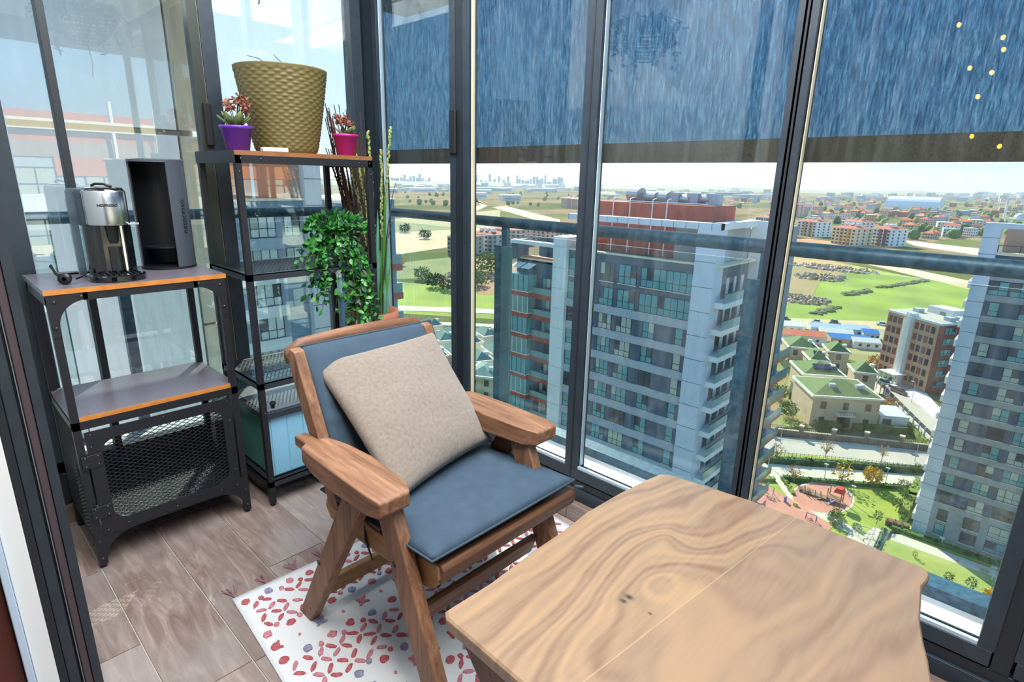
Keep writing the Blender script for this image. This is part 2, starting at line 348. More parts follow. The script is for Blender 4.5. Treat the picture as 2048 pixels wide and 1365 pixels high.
struct_bar('trim_left_5', None, FRAME, XL-.05, XL, 1.545, 1.60, .2, 2.5)
for a, b in ((.282, .414), (.437, .864), (.958, 1.545)):
    struct(MB().box(XL-.028, XL-.022, a, b, .24, 2.45).obj('pane', GLASSL, lw))
lh = struct_bar('window_handle', lw, GASKET, XL, XL+.02, .878, .905, 1.385, 1.545, bev=.006)
# ------------------------------------------------------------------ roller blind outside the panes
def blindmat():
    mt, t, n, l, b = _nodes('screen_fabric'); n.remove(b)
    out = [q for q in n if q.type == 'OUTPUT_MATERIAL'][0]
    tc = n.new('ShaderNodeTexCoord'); mp = n.new('ShaderNodeMapping'); mp.inputs['Scale'].default_value = (210, 1, 22); l.new(tc.outputs['Object'], mp.inputs[0])
    nz = n.new('ShaderNodeTexNoise'); nz.inputs['Scale'].default_value = 1; nz.inputs['Detail'].default_value = 5; nz.inputs['Roughness'].default_value = .85; l.new(mp.outputs[0], nz.inputs['Vector'])
    r = n.new('ShaderNodeValToRGB'); l.new(nz.outputs['Fac'], r.inputs[0]); e = r.color_ramp.elements
    e[0].position = .36; e[0].color = (.13, .25, .36, 1); e[1].position = .64; e[1].color = (.50, .65, .72, 1); q = e.new(.5); q.color = (.29, .43, .54, 1)
    tr = n.new('ShaderNodeBsdfTransparent'); l.new(r.outputs[0], tr.inputs[0])
    df = n.new('ShaderNodeBsdfDiffuse'); df.inputs[0].default_value = lin('#3c4650')
    mx = n.new('ShaderNodeMixShader'); mx.inputs[0].default_value = .16; l.new(tr.outputs[0], mx.inputs[1]); l.new(df.outputs[0], mx.inputs[2]); l.new(mx.outputs[0], out.inputs[0]); return mt
def barmat():
    mt, t, n, l, b = _nodes('blind_hem_fabric'); n.remove(b)
    out = [q for q in n if q.type == 'OUTPUT_MATERIAL'][0]
    tc = n.new('ShaderNodeTexCoord'); mp = n.new('ShaderNodeMapping'); mp.inputs['Scale'].default_value = (300, 1, 160); l.new(tc.outputs['Object'], mp.inputs[0])
    nz = n.new('ShaderNodeTexNoise'); nz.inputs['Scale'].default_value = 1; nz.inputs['Detail'].default_value = 2; l.new(mp.outputs[0], nz.inputs['Vector'])
    r = n.new('ShaderNodeValToRGB'); l.new(nz.outputs['Fac'], r.inputs[0]); r.color_ramp.elements[0].color = (.02, .018, .014, 1); r.color_ramp.elements[1].color = (.09, .085, .07, 1)
    tr = n.new('ShaderNodeBsdfTransparent'); tr.inputs[0].default_value = (.03, .035, .04, 1)
    df = n.new('ShaderNodeBsdfDiffuse'); l.new(r.outputs[0], df.inputs[0])
    mx = n.new('ShaderNodeMixShader'); mx.inputs[0].default_value = .8; l.new(tr.outputs[0], mx.inputs[1]); l.new(df.outputs[0], mx.inputs[2]); l.new(mx.outputs[0], out.inputs[0]); return mt
bl = thing('roller_blind', 'blue-grey screen roller blind lowered halfway behind the window panes', 'blind', (-.7, YF+.07, 1.35))
MB().box(-2.56, 1.0, YF+.068, YF+.070, 1.405, 2.5).obj('screen_fabric', blindmat(), bl)
MB().box(-2.56, 1.0, YF+.062, YF+.076, 1.345, 1.408).obj('hem_bar', barmat(), bl)
# ------------------------------------------------------------------ balcony edge: ledge, channel, posts, glass, rail
struct(MB().box(-2.9, 2.5, YF+.045, 1.80, .10, .180).obj('trim_ledge', LEDGE, bevel=.003))
struct(MB().box(-2.9, XL-.05, -.6, YF+.045, .10, .180).obj('trim_ledge_left', LEDGE))
bs_ = thing('glass_balustrade', 'blue-grey tube railing with glass panels along the balcony edge', 'railing', (-.5, 1.9, .1))
MB().box(-2.92, 2.6, 1.80, 1.87, -.1, .215).obj('base_channel', RAILM, bs_, bevel=.004)
MB().tube([(-2.82, 1.9, 1.094), (2.6, 1.9, 1.094)], .0235, 16).obj('top_rail', RAILM, bs_, smooth=True)
for x in (-1.84, -.67, .50, 1.67):
    p = MB().box(x-.055, x-.005, 1.875, 1.915, 0, .99).obj('post', RAILM, bs_, bevel=.003)
    MB().box(x-.02, x+.012, 1.885, 1.905, .985, 1.075).obj('rail_bracket', RAILM, p)
    MB().box(x-.005, x+.055, 1.868, 1.882, 0, .99).obj('clamp_strip', M('clamp_teal', '#51727a', .4, .2), p, bevel=.002)
for a, b in ((-2.80, -1.89), (-1.78, -.72), (-.61, .45), (.56, 1.62)):
    MB().box(a, b, 1.870, 1.880, .10, 1.05).obj('glass_panel', BGLASS, bs_)
bl2 = thing('glass_balustrade', 'short blue-grey railing with glass outside the side window, behind the coffee machine', 'railing', (-2.82, .9, .1))
MB().box(-2.86, -2.80, -.6, 1.80, -.1, .20).obj('base_channel', RAILM, bl2, bevel=.004)
MB().tube([(-2.82, -.8, 1.104), (-2.82, 1.9, 1.104)], .0235, 16).obj('top_rail', RAILM, bl2, smooth=True)
for y in (.59, 1.70):
    MB().box(-2.84, -2.80, y-.02, y+.02, 0, 1.09).obj('post', RAILM, bl2, bevel=.003)
EDGE = M('glass_edge_green', '#1d7a70', .2)
for a, b in ((-.6, .381), (.62, 1.66)):
    q = MB().box(-2.815, -2.805, a, b, .15, 1.06).obj('glass_panel', BGLASS, bl2)
    MB().box(-2.816, -2.804, b, b+.004, .15, 1.06).obj('glass_edge', EDGE, q)
# white cladding of our own building next to the side window
KX = 4.9/3.31
ow = struct(MB().box(-6.6, -4.94, -14, 1.645, -58, 12).obj('wall_outside', M('cladding_base', '#8e8878', .8)))
for k in range(16):
    z0 = 1.563+4.4*(k-13)+.02; z1 = z0+4.36
    for a, b in ((-6.0, -3.52), (-3.5, -1.0), (-.98, 1.525)) if k > 10 else ((-6.0, 1.525),):
        struct(MB().box(-4.94, -4.90, a, b, z0, z1).obj('cladding_panel', ALU, ow))
    for q in range(3):
        struct(MB().box(-4.95, -4.895, 1.54, 1.66, z0+1.46*q, z0+1.46*q+1.44).obj('stone_strip', BEIGECL, ow))
# ------------------------------------------------------------------ city below: materials
TDG = M('tower_dark_grey', '#4e5b6b', .7, var=.06, vs=.4); TLG = M('tower_light_band', '#a9adb3', .7, var=.05, vs=.4); TWH = M('tower_white_cladding', '#c6ccd4', .55)
TWT = M('tower_white', '#e3e1dc', .6); TTEAL = M('pane_teal', '#5f9c9d', .15, spec=.6); TDARK = M('pane_dark', '#39434a', .12, spec=.6); TCURT = M('pane_curtain', '#b3b8a8', .4)
TFR = M('window_frame_dark', '#232b33', .5); TBRK = M('tower_brick_mesh', '#a8503c', .8, var=.18, vs=.8); TORG = M('tower_orange', '#c8754c', .8, var=.08, vs=.5); TAN = M('tower_tan', '#a58d7d', .8)
TRED = M('balcony_red', '#a94a3a', .7); SAND = M('sand_coping', '#e2d3b4', .7); TGL = M('balcony_glass', '#6f9492', .12, spec=.8); TBL = M('tower_blue_glass', '#6d8ba0', .2)  # SAND: one even pale sand tone for copings and sills
def facade(o, u, n):
    """returns F(u0,u1,z0,z1,d0,d1): a box in facade coordinates (u along the wall, d outwards)"""
    o, u, n = Vector(o), Vector(u), Vector(n)
    def F(u0, u1, z0, z1, d0, d1, mb=None):
        mb = mb or MB(); c = o+u*(u0+u1)/2+n*(d0+d1)/2+Vector((0, 0, (z0+z1)/2))
        return mb.obox(c, (u, n, (0, 0, 1)), abs(u1-u0)/2, abs(d1-d0)/2, (z1-z0)/2)
    return F
WR = random.Random(31)
def win(F, parent, u0, u1, z0, z1, nsp=2, sill=True, pane=None, d=.0, low=.38):
    fm = MB(); t = .06
    F(u0, u1, z1-t, z1, d-.05, d+.03, fm); F(u0, u1, z0, z0+t, d-.05, d+.03, fm); F(u0, u0+t, z0, z1, d-.05, d+.03, fm); F(u1-t, u1, z0, z1, d-.05, d+.03, fm)
    F(u0, u1, z0+(z1-z0)*low-.03, z0+(z1-z0)*low+.03, d-.05, d+.03, fm)
    for k in range(1, nsp): F(u0+(u1-u0)*k/nsp-.03, u0+(u1-u0)*k/nsp+.03, z0, z1, d-.05, d+.03, fm)
    if sill: fm.cur = 1; F(u0-.08, u1+.08, z0-.09, z0, d, d+.14, fm); fm.cur = 0
    o = fm.obj('window', [TFR, SAND], parent)
    pm = pane or WR.choice((TTEAL, TTEAL, TTEAL, TDARK, TCURT))
    if nsp > 1:
        k = WR.randrange(nsp); 
        F(u0+(u1-u0)*k/nsp, u0+(u1-u0)*(k+1)/nsp, z0+(z1-z0)*low, z1, d-.012, d+.006).obj('pane', WR.choice((TDARK, TCURT, TDARK)), o)
    F(u0, u1, z0, z1, d-.05, d-.005).obj('pane', pm, o)
    return o
def railing(F, parent, u0, u1, z0, h, d0, d1, mt=None):
    o = F(u0, u1, z0, z0+h, d1-.05, d1).obj('balcony_glass', mt or TGL, parent)
    F(u0, u1, z0+h, z0+h+.06, d1-.07, d1+.02).obj('rail', TFR, o); return o
# ------------------------------------------------------------------ tower 1 (middle)
t1_ = thing('apartment_tower', 'grey and white apartment tower with brick-coloured rooftop box and white balcony stack at its corner', 'building', (-37, 64, G0))
MB().box(-46.1, -26.4, 59.3, 69, G0, -7.35).obj('wall', TDG, t1_)
F = facade((0, 59.3, 0), (1, 0, 0), (0, -1, 0))
FL = 3.05; ZB = -10.7
for i in range(14):
    zb = ZB-FL*i
    if i > 0: F(-46.1, -28.4, zb-(1.02 if i > 0 else 0), zb-.05, 0, .22).obj('floor_band', TLG if i > 0 else TDG, t1_)
    zt = zb+2.0
    wl = [(-46.0, -44.9, 1)]
    if i == 0: zt = zb+2.35; wl += [(-41.0, -38.9, 3), (-38.3, -35.75, 3), (-35.2, -28.5, 8)]
    elif i == 1: zt = zb+2.3; wl += [(-41.0, -38.9, 3), (-38.3, -35.75, 3), (-35.2, -28.5, 8)]
    else: wl += [(-40.9, -38.9, 3), (-38.2, -35.95, 3), (-34.4, -32.8, 2), (-30.1, -29.1, 1)]
    for a, b, s in wl: win(F, t1_, a, b, zb, zt, s, d=.03)
F(-46.1, -28.4, -7.35, -7.15, -.4, .25).obj('coping', SAND, t1_)
# corner column with panel joints and roof frame
pn_ = F(-28.4, -26.05, G0, -2.8, -1.6, .62).obj('corner_column', TWH, t1_)
for k in range(18):
    z = -4.1-2.75*k
    F(-28.42, -26.03, z-.03, z+.03, .58, .64).obj('panel_joint', TDG, pn_)
F(-46.1, -26.0, -3.45, -2.75, -.6, .65).obj('roof_frame', TWH, t1_)
for k in range(14): F(-46+1.47*k, -45.95+1.47*k, -3.45, -2.75, .65, .66).obj('frame_joint', TDG, t1_)
MB().box(-27.3, -26.0, 59, 69.7, -3.45, -2.75).obj('roof_frame', TWT, t1_)
MB().box(-44, -28.6, 62, 68.3, -7.3, -1.15).obj('rooftop_box', TBRK, t1_)
F(-31.8, -28.5, -7.3, -3.5, -1.2, -1.0).obj('terrace_wall', M('terrace_wall_grey', '#83827f', .8), t1_)
for x in (-41.3, -38.9, -35.8, -33.9): MB().tube([(x, 61.6, -7.2), (x, 61.6, -.7), (x, 62.4, -.55)], .07, 6).obj('roof_pipe', TWT, t1_)
MB().tube([(-44, 61.7, -.95), (-29, 61.7, -.95)], .05, 5).obj('roof_pipe', TWT, t1_)
DRUM = M('metal_drum', '#a8adae', .35, .6)
for x, z, r in ((-40.2, -.3, .9), (-37.9, -.5, .7), (-36.2, -.5, .8), (-33.5, -.6, .6), (-31.0, -.5, .55)):
    mb = MB(); mb.tube([(x-.8, 65, z), (x+1.0, 64.6, z)], r, 14); mb.obj('roof_unit', DRUM, t1_, smooth=False)
for x in (-34.7, -32.2, -29.8): MB().box(x-.7, x+.7, 64.2, 65.6, -1.15, .15).obj('roof_unit', TLG, t1_)
# balcony stack on the +x side
F = facade((-26.4, 59.3, 0), (0, 1, 0), (1, 0, 0))
for i in range(15):
    z = ZB-FL*i-.55
    F(.4, 9.9, z-.62, z, -.2, 1.5).obj('balcony_slab', TWT, t1_)
    g_ = railing(F, t1_, .5, 9.6, z, 1.0, 0, 1.45)
    F(1.2, 9.2, z, z+2.4, -.06, .03).obj('glazing', TDARK, t1_)
    for k in range(4): F(1.6+2*k, 1.9+2*k+WR.uniform(0, .7), z+.1, z+2.3, .03, .06).obj('curtain', TWT, t1_)
F(9.45, 9.9, G0, -2.8, -.2, 1.6).obj('side_column', TWT, t1_)
F(0, 10, -7.35, -7.15, -.2, 1.0).obj('coping', SAND, t1_)
F(.1, 9.4, -7.1, -3.5, -.4, -.3).obj('terrace_screen', M('terrace_screen', '#b3aea6', .7), t1_)
# left wing with red balcony bands
MB().box(-56.2, -48.1, 60.2, 70, G0, -9.6).obj('wing_wall', TDG, t1_)
F = facade((0, 59.3, 0), (1, 0, 0), (0, -1, 0))
cl = F(-48.3, -46.1, G0, -5.8, -3, .62).obj('corner_column', TWT, t1_)
for k in range(18): F(-48.32, -46.08, -7.1-2.75*k, -7.05-2.75*k, .58, .64).obj('panel_joint', TLG, cl)
F(-56.2, -48.3, -7.35, -6.85, -.5, .5).obj('terrace_frame', TWT, t1_)
MB().box(-56.2, -55.6, 59.0, 62, -9.6, -6.9).obj('terrace_post', TDG, t1_); MB().box(-56.2, -50, 65, 65.4, -9.6, -6.9).obj('terrace_frame', TDG, t1_)
F(-56.1, -48.4, -9.7, -9.1, -1.5, -1.2).obj('terrace_parapet', TORG, t1_)
F(-55.7, -48.4, -9.9, -9.4, -3.5, -.9).obj('terrace_floor', SAND, t1_)
for k in range(2): MB().extr([(-55.6+1.9*k, 58.3, -10.6), (-54.1+1.9*k, 58.3, -10.6), (-54.1+1.9*k, 59.9, -10.1), (-55.6+1.9*k, 59.9, -10.1)], (0, 0, .08)).obj('awning', TWT, t1_)
for i in range(14):
    z = -13.9-FL*i
    F(-56.2, -52.2, z-.6, z, -1, 1.0).obj('balcony_band', TRED, t1_); F(-52.2, -48.3, z-.75, z-.15, -1, .2).obj('balcony_band', TRED, t1_)
    F(-56.2, -52.2, z, z+.12, -1, 1.05).obj('balcony_edge', SAND, t1_)
    F(-56.1, -52.3, z+.1, z+2.4, -.9, .9).obj('glazed_bay', TGL if i % 2 else TTEAL, t1_)
    for k in range(5): F(-56.1+.94*k, -56.02+.94*k, z+.1, z+2.4, .9, .93).obj('glazing_bar', TWT if i % 2 else TFR, t1_)
    win(F, t1_, -51.2, -49.0, z, z+2.1, 3, False, d=-.85)
    railing(F, t1_, -52.2, -48.4, z-.15, .9, -.9, .15)
# rear wing with orange panels and planted balconies
MB().box(-45, -26.2, 72, 84, G0, -4.0).obj('rear_wing', TBL, t1_)
F = facade((-26.2, 72, 0), (1, 0, 0), (0, -1, 0))
for i in range(16):
    z = -7-FL*i; F(-.9, -.05, z, z+1.3, 0, .12).obj('orange_panel', TORG, t1_); F(-.7, -.25, z-1.2, z-.2, 0, .05).obj('window', TCURT, t1_)
PLT = M('balcony_plants', '#6c8a3a', .8, var=.4, vs=2)
for i in range(10):
    z = -21.5-FL*i
    MB().box(-26.2, -24.4, 76, 83, z-.45, z).obj('balcony_slab', TORG, t1_); MB().box(-26.2, -24.4, 76, 83, z, z+.12).obj('balcony_edge', TBL, t1_)
    MB().box(-24.5, -24.44, 76, 83, z+.1, z+1.05).obj('balcony_glass', TGL, t1_); MB().box(-26.2, -24.44, 76, 76.06, z+.1, z+1.05).obj('balcony_glass', TGL, t1_)
    mb = MB()
    for k in range(60): leafquad(mb, Vector((-25.3+WR.uniform(-.7, .7), 76.4+WR.uniform(0, 1.5), z+.2+WR.uniform(0, .7))), rv(WR), rv(WR), .4, .25)
    tag(mb.obj('balcony_plants', PLT, t1_), kind='stuff')
# ------------------------------------------------------------------ tower 2 (right)
t2_ = thing('apartment_tower', 'tall grey banded tower with pale corner column beside the lawn and playground', 'building', (4, 112, G0))
MB().box(-7.9, 16, 106.3, 118, G0, -7.6).obj('wall', TDG, t2_)
F = facade((0, 106.3, 0), (1, 0, 0), (0, -1, 0))
GBAND = M('tower2_band', '#9a9c9c', .75, var=.05, vs=.3)
cc = F(-8.3, -6.35, G0, -3.2, -1.5, .45).obj('corner_column', TWH, t2_)
for k in range(22): F(-8.32, -6.33, -5.3-2.3*k, -5.24-2.3*k, .41, .47).obj('panel_joint', TDG, cc)
for i in range(-1, 10):
    zb = -19.38-FL*i+ (0 if i >= 0 else 0)
    F(-6.35, 16, zb-1.0, zb-.06, 0, .2).obj('floor_band', GBAND, t2_)
    for a, b, s in ((-5.7, -4.5, 1), (-2.3, -.3, 2), (.7, 3.4, 3), (4.6, 6.6, 2), (8, 10.5, 3)):
        win(F, t2_, a, b, zb, zb+2.0, s, d=.03, sill=False)
        if s > 1: F(a-.05, b+.05, zb-.08, zb, 0, .28).obj('window_sill', SAND, t2_)
z2 = -19.38-FL*9
F(-6.35, 16, G0, z2-.06, 0, .21).obj('base_cladding', GBAND, t2_)
for zb in (z2-FL, z2-2*FL+.5):
    for a, b in ((-5.5, -4.2), (-2.2, -.2), (.9, 3.6), (4.6, 6.6)): win(F, t2_, a, b, zb, zb+1.9, 1 if b-a < 1.5 else 2, d=.27)
for zb in (-13.3, -10.3):
    F(-6.35, 16, zb-.9, zb, 0, .2).obj('floor_band', GBAND, t2_)
    for k in range(7): win(F, t2_, -6.2+2.4*k, -4.0+2.4*k, zb, zb+2.0, 2, False, TTEAL, .02)
F(-6.35, 16, -7.6, -7.2, -.5, .3).obj('coping', SAND, t2_)
MB().box(-6.0, 14, 110, 117, -7.4, -3.6).obj('rooftop_box', TAN, t2_)
F(-8.3, 16, -3.9, -3.2, -.6, .45).obj('roof_frame', TWH, t2_)
F(-6.4, 16, -6.3, -6.22, -.1, -.02).obj('terrace_rail', TFR, t2_)
for k in range(9): F(-6.3+2.4*k, -6.22+2.4*k, -7.2, -6.25, -.1, -.02).obj('rail_post', TFR, t2_)
for i in range(16):
    z = -10-FL*i; MB().box(-8.9, -8.2, 109, 113, z, z+1.1).obj('side_balcony', TWT, t2_)
# ------------------------------------------------------------------ tower 0 (left, seen through the shelf)
t0_ = thing('apartment_tower', 'pale tower with orange top storey seen through the tall shelf unit', 'building', (-56, 18, G0))
MB().box(-64, -50.4, -2, 25.4, G0, -2.0).obj('wall', M('tower0_wall', '#98a3ad', .7), t0_)
MB().box(-64, -50.5, -2, 24.3, -2.0, 2.5).obj('top_storey', M('tower0_orange', '#dc8d63', .8, var=.06, vs=.4), t0_)
MB().box(-64, -50.55, 24.3, 26, -2.0, 2.5).obj('top_storey', TAN, t0_)
F = facade((-50.4, 0, 0), (0, 1, 0), (1, 0, 0))
cc = F(25.3, 26.9, G0, 2.9, -1.5, .7).obj('corner_column', TWT, t0_)
for k in range(24): F(25.28, 26.92, .9-2.3*k, .95-2.3*k, .66, .72).obj('panel_joint', TDG, cc)
F(-2, 25.3, -.95, -.75, 0, .5).obj('coping', SAND, t0_)
F(-2, 25.3, -2.0, -.95, 0, .15).obj('floor_band', TBL, t0_)
LB0 = M('tower0_light_band', '#eae7df', .7); LG0 = M('tower0_blue_grey', '#aab4bd', .7); TPALE = M('pane_pale', '#d3dcd4', .3)
for i in range(14):
    zb = -4.1-FL*i
    F(-2, 23.2, zb-1.05, zb-.05, 0, .2).obj('floor_band', LG0 if i == 0 else LB0, t0_)
    for a, b, s in ((8.6, 10.8, 3), (12.5, 14.7, 3), (16.4, 18.6, 3), (20.4, 22.65, 3), (23.4, 24.9, 2)): 
        if a > 23 and i > 1: continue
        win(F, t0_, a, b, zb, zb+2.05, s, False, WR.choice((TPALE, TCURT, TPALE)), .03)
    if i > 1: F(23.3, 25.2, zb-.3, zb+1.9, -.1, .02).obj('recessed_glazing', TBL, t0_)
MB().tube([(-50.1, 20.9, 2.9), (-50.1, 20.9, -1.0)], .14, 8).obj('down_pipe', TWT, t0_)
MB().box(-60, -50.0, 28.4, 35.0, G0, -1.0).obj('wing_wall', TBL, t0_)
MB().box(-60.2, -49.8, 28.2, 35.1, -1.0, -.85).obj('wing_coping', TWT, t0_)
for i in range(15):
    z = -7.5-FL*i
    MB().box(-53, -49.6, 33.0, 35.5, z-.7, z).obj('balcony_band', TRED, t0_)
    MB().box(-53, -49.65, 33.0, 35.45, z, z+1.0).obj('balcony_glass', TGL, t0_)
    MB().box(-50.02, -49.97, 29.0, 32.6, z+.1, z+2.1).obj('wing_window', TTEAL, t0_)
# ------------------------------------------------------------------ tower 3 (behind us to the side, mirrored in the side window)
t3_ = thing('apartment_tower', 'tower with cream cornice and orange band, seen only mirrored in the side window', 'building', (48, 5, G0))
MB().box(40, 58, -25, 26, G0, 2.2).obj('wall', LG0, t3_)
F = facade((40, 0, 0), (0, 1, 0), (-1, 0, 0))
CRM = M('cornice_cream', '#efe0c4', .6)
F(-25, 26, 3.55, 4.15, -1, .5).obj('cornice', CRM, t3_); MB().box(44, 56, -20, 24, 2.2, 4.9).obj('rooftop_box', TORG, t3_)
F(-25, 26, 2.9, 3.5, -1.5, .05).obj('top_band', TORG, t3_); F(-25, 26, 2.0, 2.9, 0, .1).obj('band', TAN, t3_); F(7, 26, .9, 2.0, 0, .12).obj('band', TORG, t3_)
for i in range(6):
    zb = .0-FL*i-.1
    F(-25, 26, zb-1.1, zb-.05, 0, .2).obj('floor_band', CRM if i else LB0, t3_)
    for k in range(9): win(F, t3_, -24+5.4*k, -20+5.4*k, zb-.1, zb+1.5, 4, False, TCURT, .05)
for y in (10.2, 12.6): MB().tube([(39.6, y, 5.4), (39.6, y, .9)], .12, 6).obj('down_pipe', TWT, t3_)
# ------------------------------------------------------------------ ground and its zones
def gm(name, a, b, sc, c=None, rough=.95):
    return M(name, a, rough, col2=b, vs=sc, contrast=.35)
GRASS = gm('meadow', '#9aac34', '#7a8c2a', .035); LAWN = gm('lawn', '#a5ad42', '#87963a', .15); LAWN2 = gm('lawn_pale', '#a8a850', '#8aa045', .2)
DIRT = gm('bare_earth', '#b58a60', '#9c6f44', .03); SANDY = gm('sandy_track', '#d3bd93', '#c7ac7e', .05); ROADM = gm('road_concrete', '#c2b7a4', '#b5aa98', .08)
PATHM = gm('pale_path', '#d8cdb8', '#cbbfa8', .2); RUBBER = gm('red_rubber', '#cf8f76', '#c5836c', .3); SCRUB = gm('scrub', '#8a8a48', '#6c7a3e', .06)
def groundmat():
    mt, t, n, l, b = _nodes('far_ground'); b.inputs['Roughness'].default_value = 1; b.inputs['Specular IOR Level'].default_value = 0
    tc = n.new('ShaderNodeTexCoord'); mp = n.new('ShaderNodeMapping'); mp.inputs['Scale'].default_value = (1, .55, 1); l.new(tc.outputs['Object'], mp.inputs[0])
    n1 = n.new('ShaderNodeTexNoise'); n1.inputs['Scale'].default_value = .0045; n1.inputs['Detail'].default_value = 7; n1.inputs['Roughness'].default_value = .6; l.new(mp.outputs[0], n1.inputs['Vector'])
    r = n.new('ShaderNodeValToRGB'); l.new(n1.outputs['Fac'], r.inputs[0]); e = r.color_ramp.elements
    e[0].position = .30; e[0].color = lin('#4f5c38'); e[1].position = .68; e[1].color = lin('#717a4a')
    for p, c in ((.42, '#636b44'), (.48, '#85785c'), (.53, '#927f62'), (.57, '#666f44')): q = e.new(p); q.color = lin(c)
    l.new(r.outputs[0], b.inputs['Base Color']); return mt
struct(MB().box(-9000, 5000, 30, 6500, G0-1, G0).obj('ground', groundmat()))
struct(MB().box(-9000, -60, -1500, 30, G0-1, G0).obj('ground_side', groundmat()))
ZL = [0]
def zone(name, pts, mt, z=None, px=True):
    ZL[0] += 1; zz = z if z is not None else .03+.012*ZL[0]
    P_ = [at(*p)[:2] for p in pts] if px else pts
    a_ = sum(P_[i][0]*P_[(i+1) % len(P_)][1]-P_[(i+1) % len(P_)][0]*P_[i][1] for i in range(len(P_)))
    if a_ < 0: P_ = P_[::-1]
    return struct(MB().prism(P_, G0-.5, G0+zz).obj(name, mt))
zone('meadow', [(1558, 500), (1700, 530), (2060, 600), (2060, 700), (1900, 652), (1560, 648)], GRASS)
zone('meadow_left', [(760, 560), (1000, 585), (1200, 600), (1200, 660), (1000, 640), (760, 625)], GRASS)
zone('meadow_left', [(760, 440), (1000, 420), (1000, 455), (780, 470)], gm('meadow_dull', '#7a8648', '#8c8056', .02))
zone('dirt_left', [(740, 468), (1010, 455), (1010, 478), (760, 515)], SANDY)
zone('dirt_left', [(800, 545), (930, 510), (1010, 520), (1200, 600), (960, 590)], DIRT)
zone('scrub_left', [(760, 530), (900, 515), (900, 555), (770, 560)], SCRUB)
zone('dirt_right', [(1540, 470), (1700, 487), (1830, 505), (1750, 525), (1560, 520)], DIRT)
zone('rubble_earth', [(1545, 505), (1700, 530), (1690, 548), (1640, 565), (1620, 600), (1545, 615)], gm('rubble_earth', '#b08a5e', '#8f8a4a', .06))
zone('dirt_track', [(1690, 518), (1735, 520), (1950, 565), (2060, 590), (2060, 610), (1940, 580)], SANDY)
zone('dirt_track_far', [(1800, 480), (1960, 498), (1960, 512), (1830, 492)], ROADM)
zone('dirt_track_left', [(935, 420), (962, 410), (952, 400), (935, 398), (958, 402), (975, 412), (940, 428)], SANDY)
zone('dirt_track_left', [(985, 415), (1010, 412), (1120, 440), (1120, 455)], SANDY)
zone('track_left', [(740, 610), (1000, 620), (1200, 628), (1200, 640), (1000, 629), (740, 620)], PATHM)
zone('track_left', [(740, 640), (1000, 650), (1200, 655), (1200, 661), (1000, 656), (740, 646)], PATHM)
zone('sand_yard', [(1540, 636), (1960, 652), (2100, 672), (2100, 690), (1900, 664), (1540, 652)], SANDY)
zone('shed_yard', [(1540, 652), (1900, 664), (1900, 720), (1540, 700)], gm('yard_earth', '#b5a480', '#9a9a5c', .08))
zone('villa_yard', [(1540, 700), (1760, 712), (1700, 860), (1500, 855)], gm('garden_earth', '#7d8c3c', '#9c8258', .12))
zone('street_up', [(1700, 735), (1790, 740), (1880, 830), (1870, 900), (1800, 850)], ROADM)
zone('forecourt', [(1805, 785), (1840, 775), (1890, 830), (1880, 850)], gm('white_forecourt', '#efe9df', '#e2dacb', .2))
zone('main_road', [(1380, 856), (1535, 874), (1700, 888), (1870, 908), (2100, 935), (2100, 975), (1850, 940), (1700, 922), (1530, 906), (1380, 890)], ROADM)
zone('verge', [(1380, 890), (1530, 906), (1700, 922), (1850, 940), (1850, 952), (1700, 936), (1530, 918), (1380, 902)], LAWN)
zone('park_path', [(1380, 915), (1530, 930), (1700, 942), (1850, 955), (1845, 968), (1800, 975), (1700, 972), (1590, 962), (1540, 955), (1440, 940)], PATHM)
zone('park_lawn', [(1440, 940), (1540, 956), (1600, 975), (1850, 975), (1840, 1010), (1800, 1065), (1750, 1065), (1700, 1090), (1500, 1090), (1420, 1040)], LAWN)
zone('curving_path', [(1545, 957), (1562, 957), (1590, 990), (1640, 1025), (1690, 1050), (1725, 1075), (1715, 1100), (1690, 1100), (1695, 1070), (1640, 1040), (1580, 1005)], PATHM)
def ell(cx, cy, rx, ry, n=32, rot=.1): return [(cx+rx*math.cos(t)*math.cos(rot)-ry*math.sin(t)*math.sin(rot), cy+rx*math.cos(t)*math.sin(rot)+ry*math.sin(t)*math.cos(rot)) for t in [2*math.pi*k/n for k in range(n)]]
zone('playground_rim', ell(1645, 1000, 64, 32), PATHM); zone('playground_surface', ell(1644, 1000, 60, 29), RUBBER)
zone('play_court', [(1470, 1000), (1500, 985), (1525, 972), (1560, 990), (1600, 1012), (1665, 1058), (1600, 1120), (1440, 1120)], RUBBER)
zone('tower_lawn', [(1810, 1050), (1830, 1062), (2010, 1130), (2100, 1165), (2100, 1200), (1990, 1140), (1800, 1072)], LAWN)
zone('garden_path', [(1783, 1072), (1800, 1074), (1990, 1145), (2100, 1185), (2100, 1196), (1985, 1158), (1780, 1084)], PATHM)
zone('lower_lawn', [(1780, 1084), (1985, 1158), (2100, 1200), (2100, 1320), (1700, 1250), (1700, 1100)], LAWN2)
zone('stair_paving', [(1745, 1060), (1780, 1066), (1745, 1130), (1690, 1110)], PATHM)
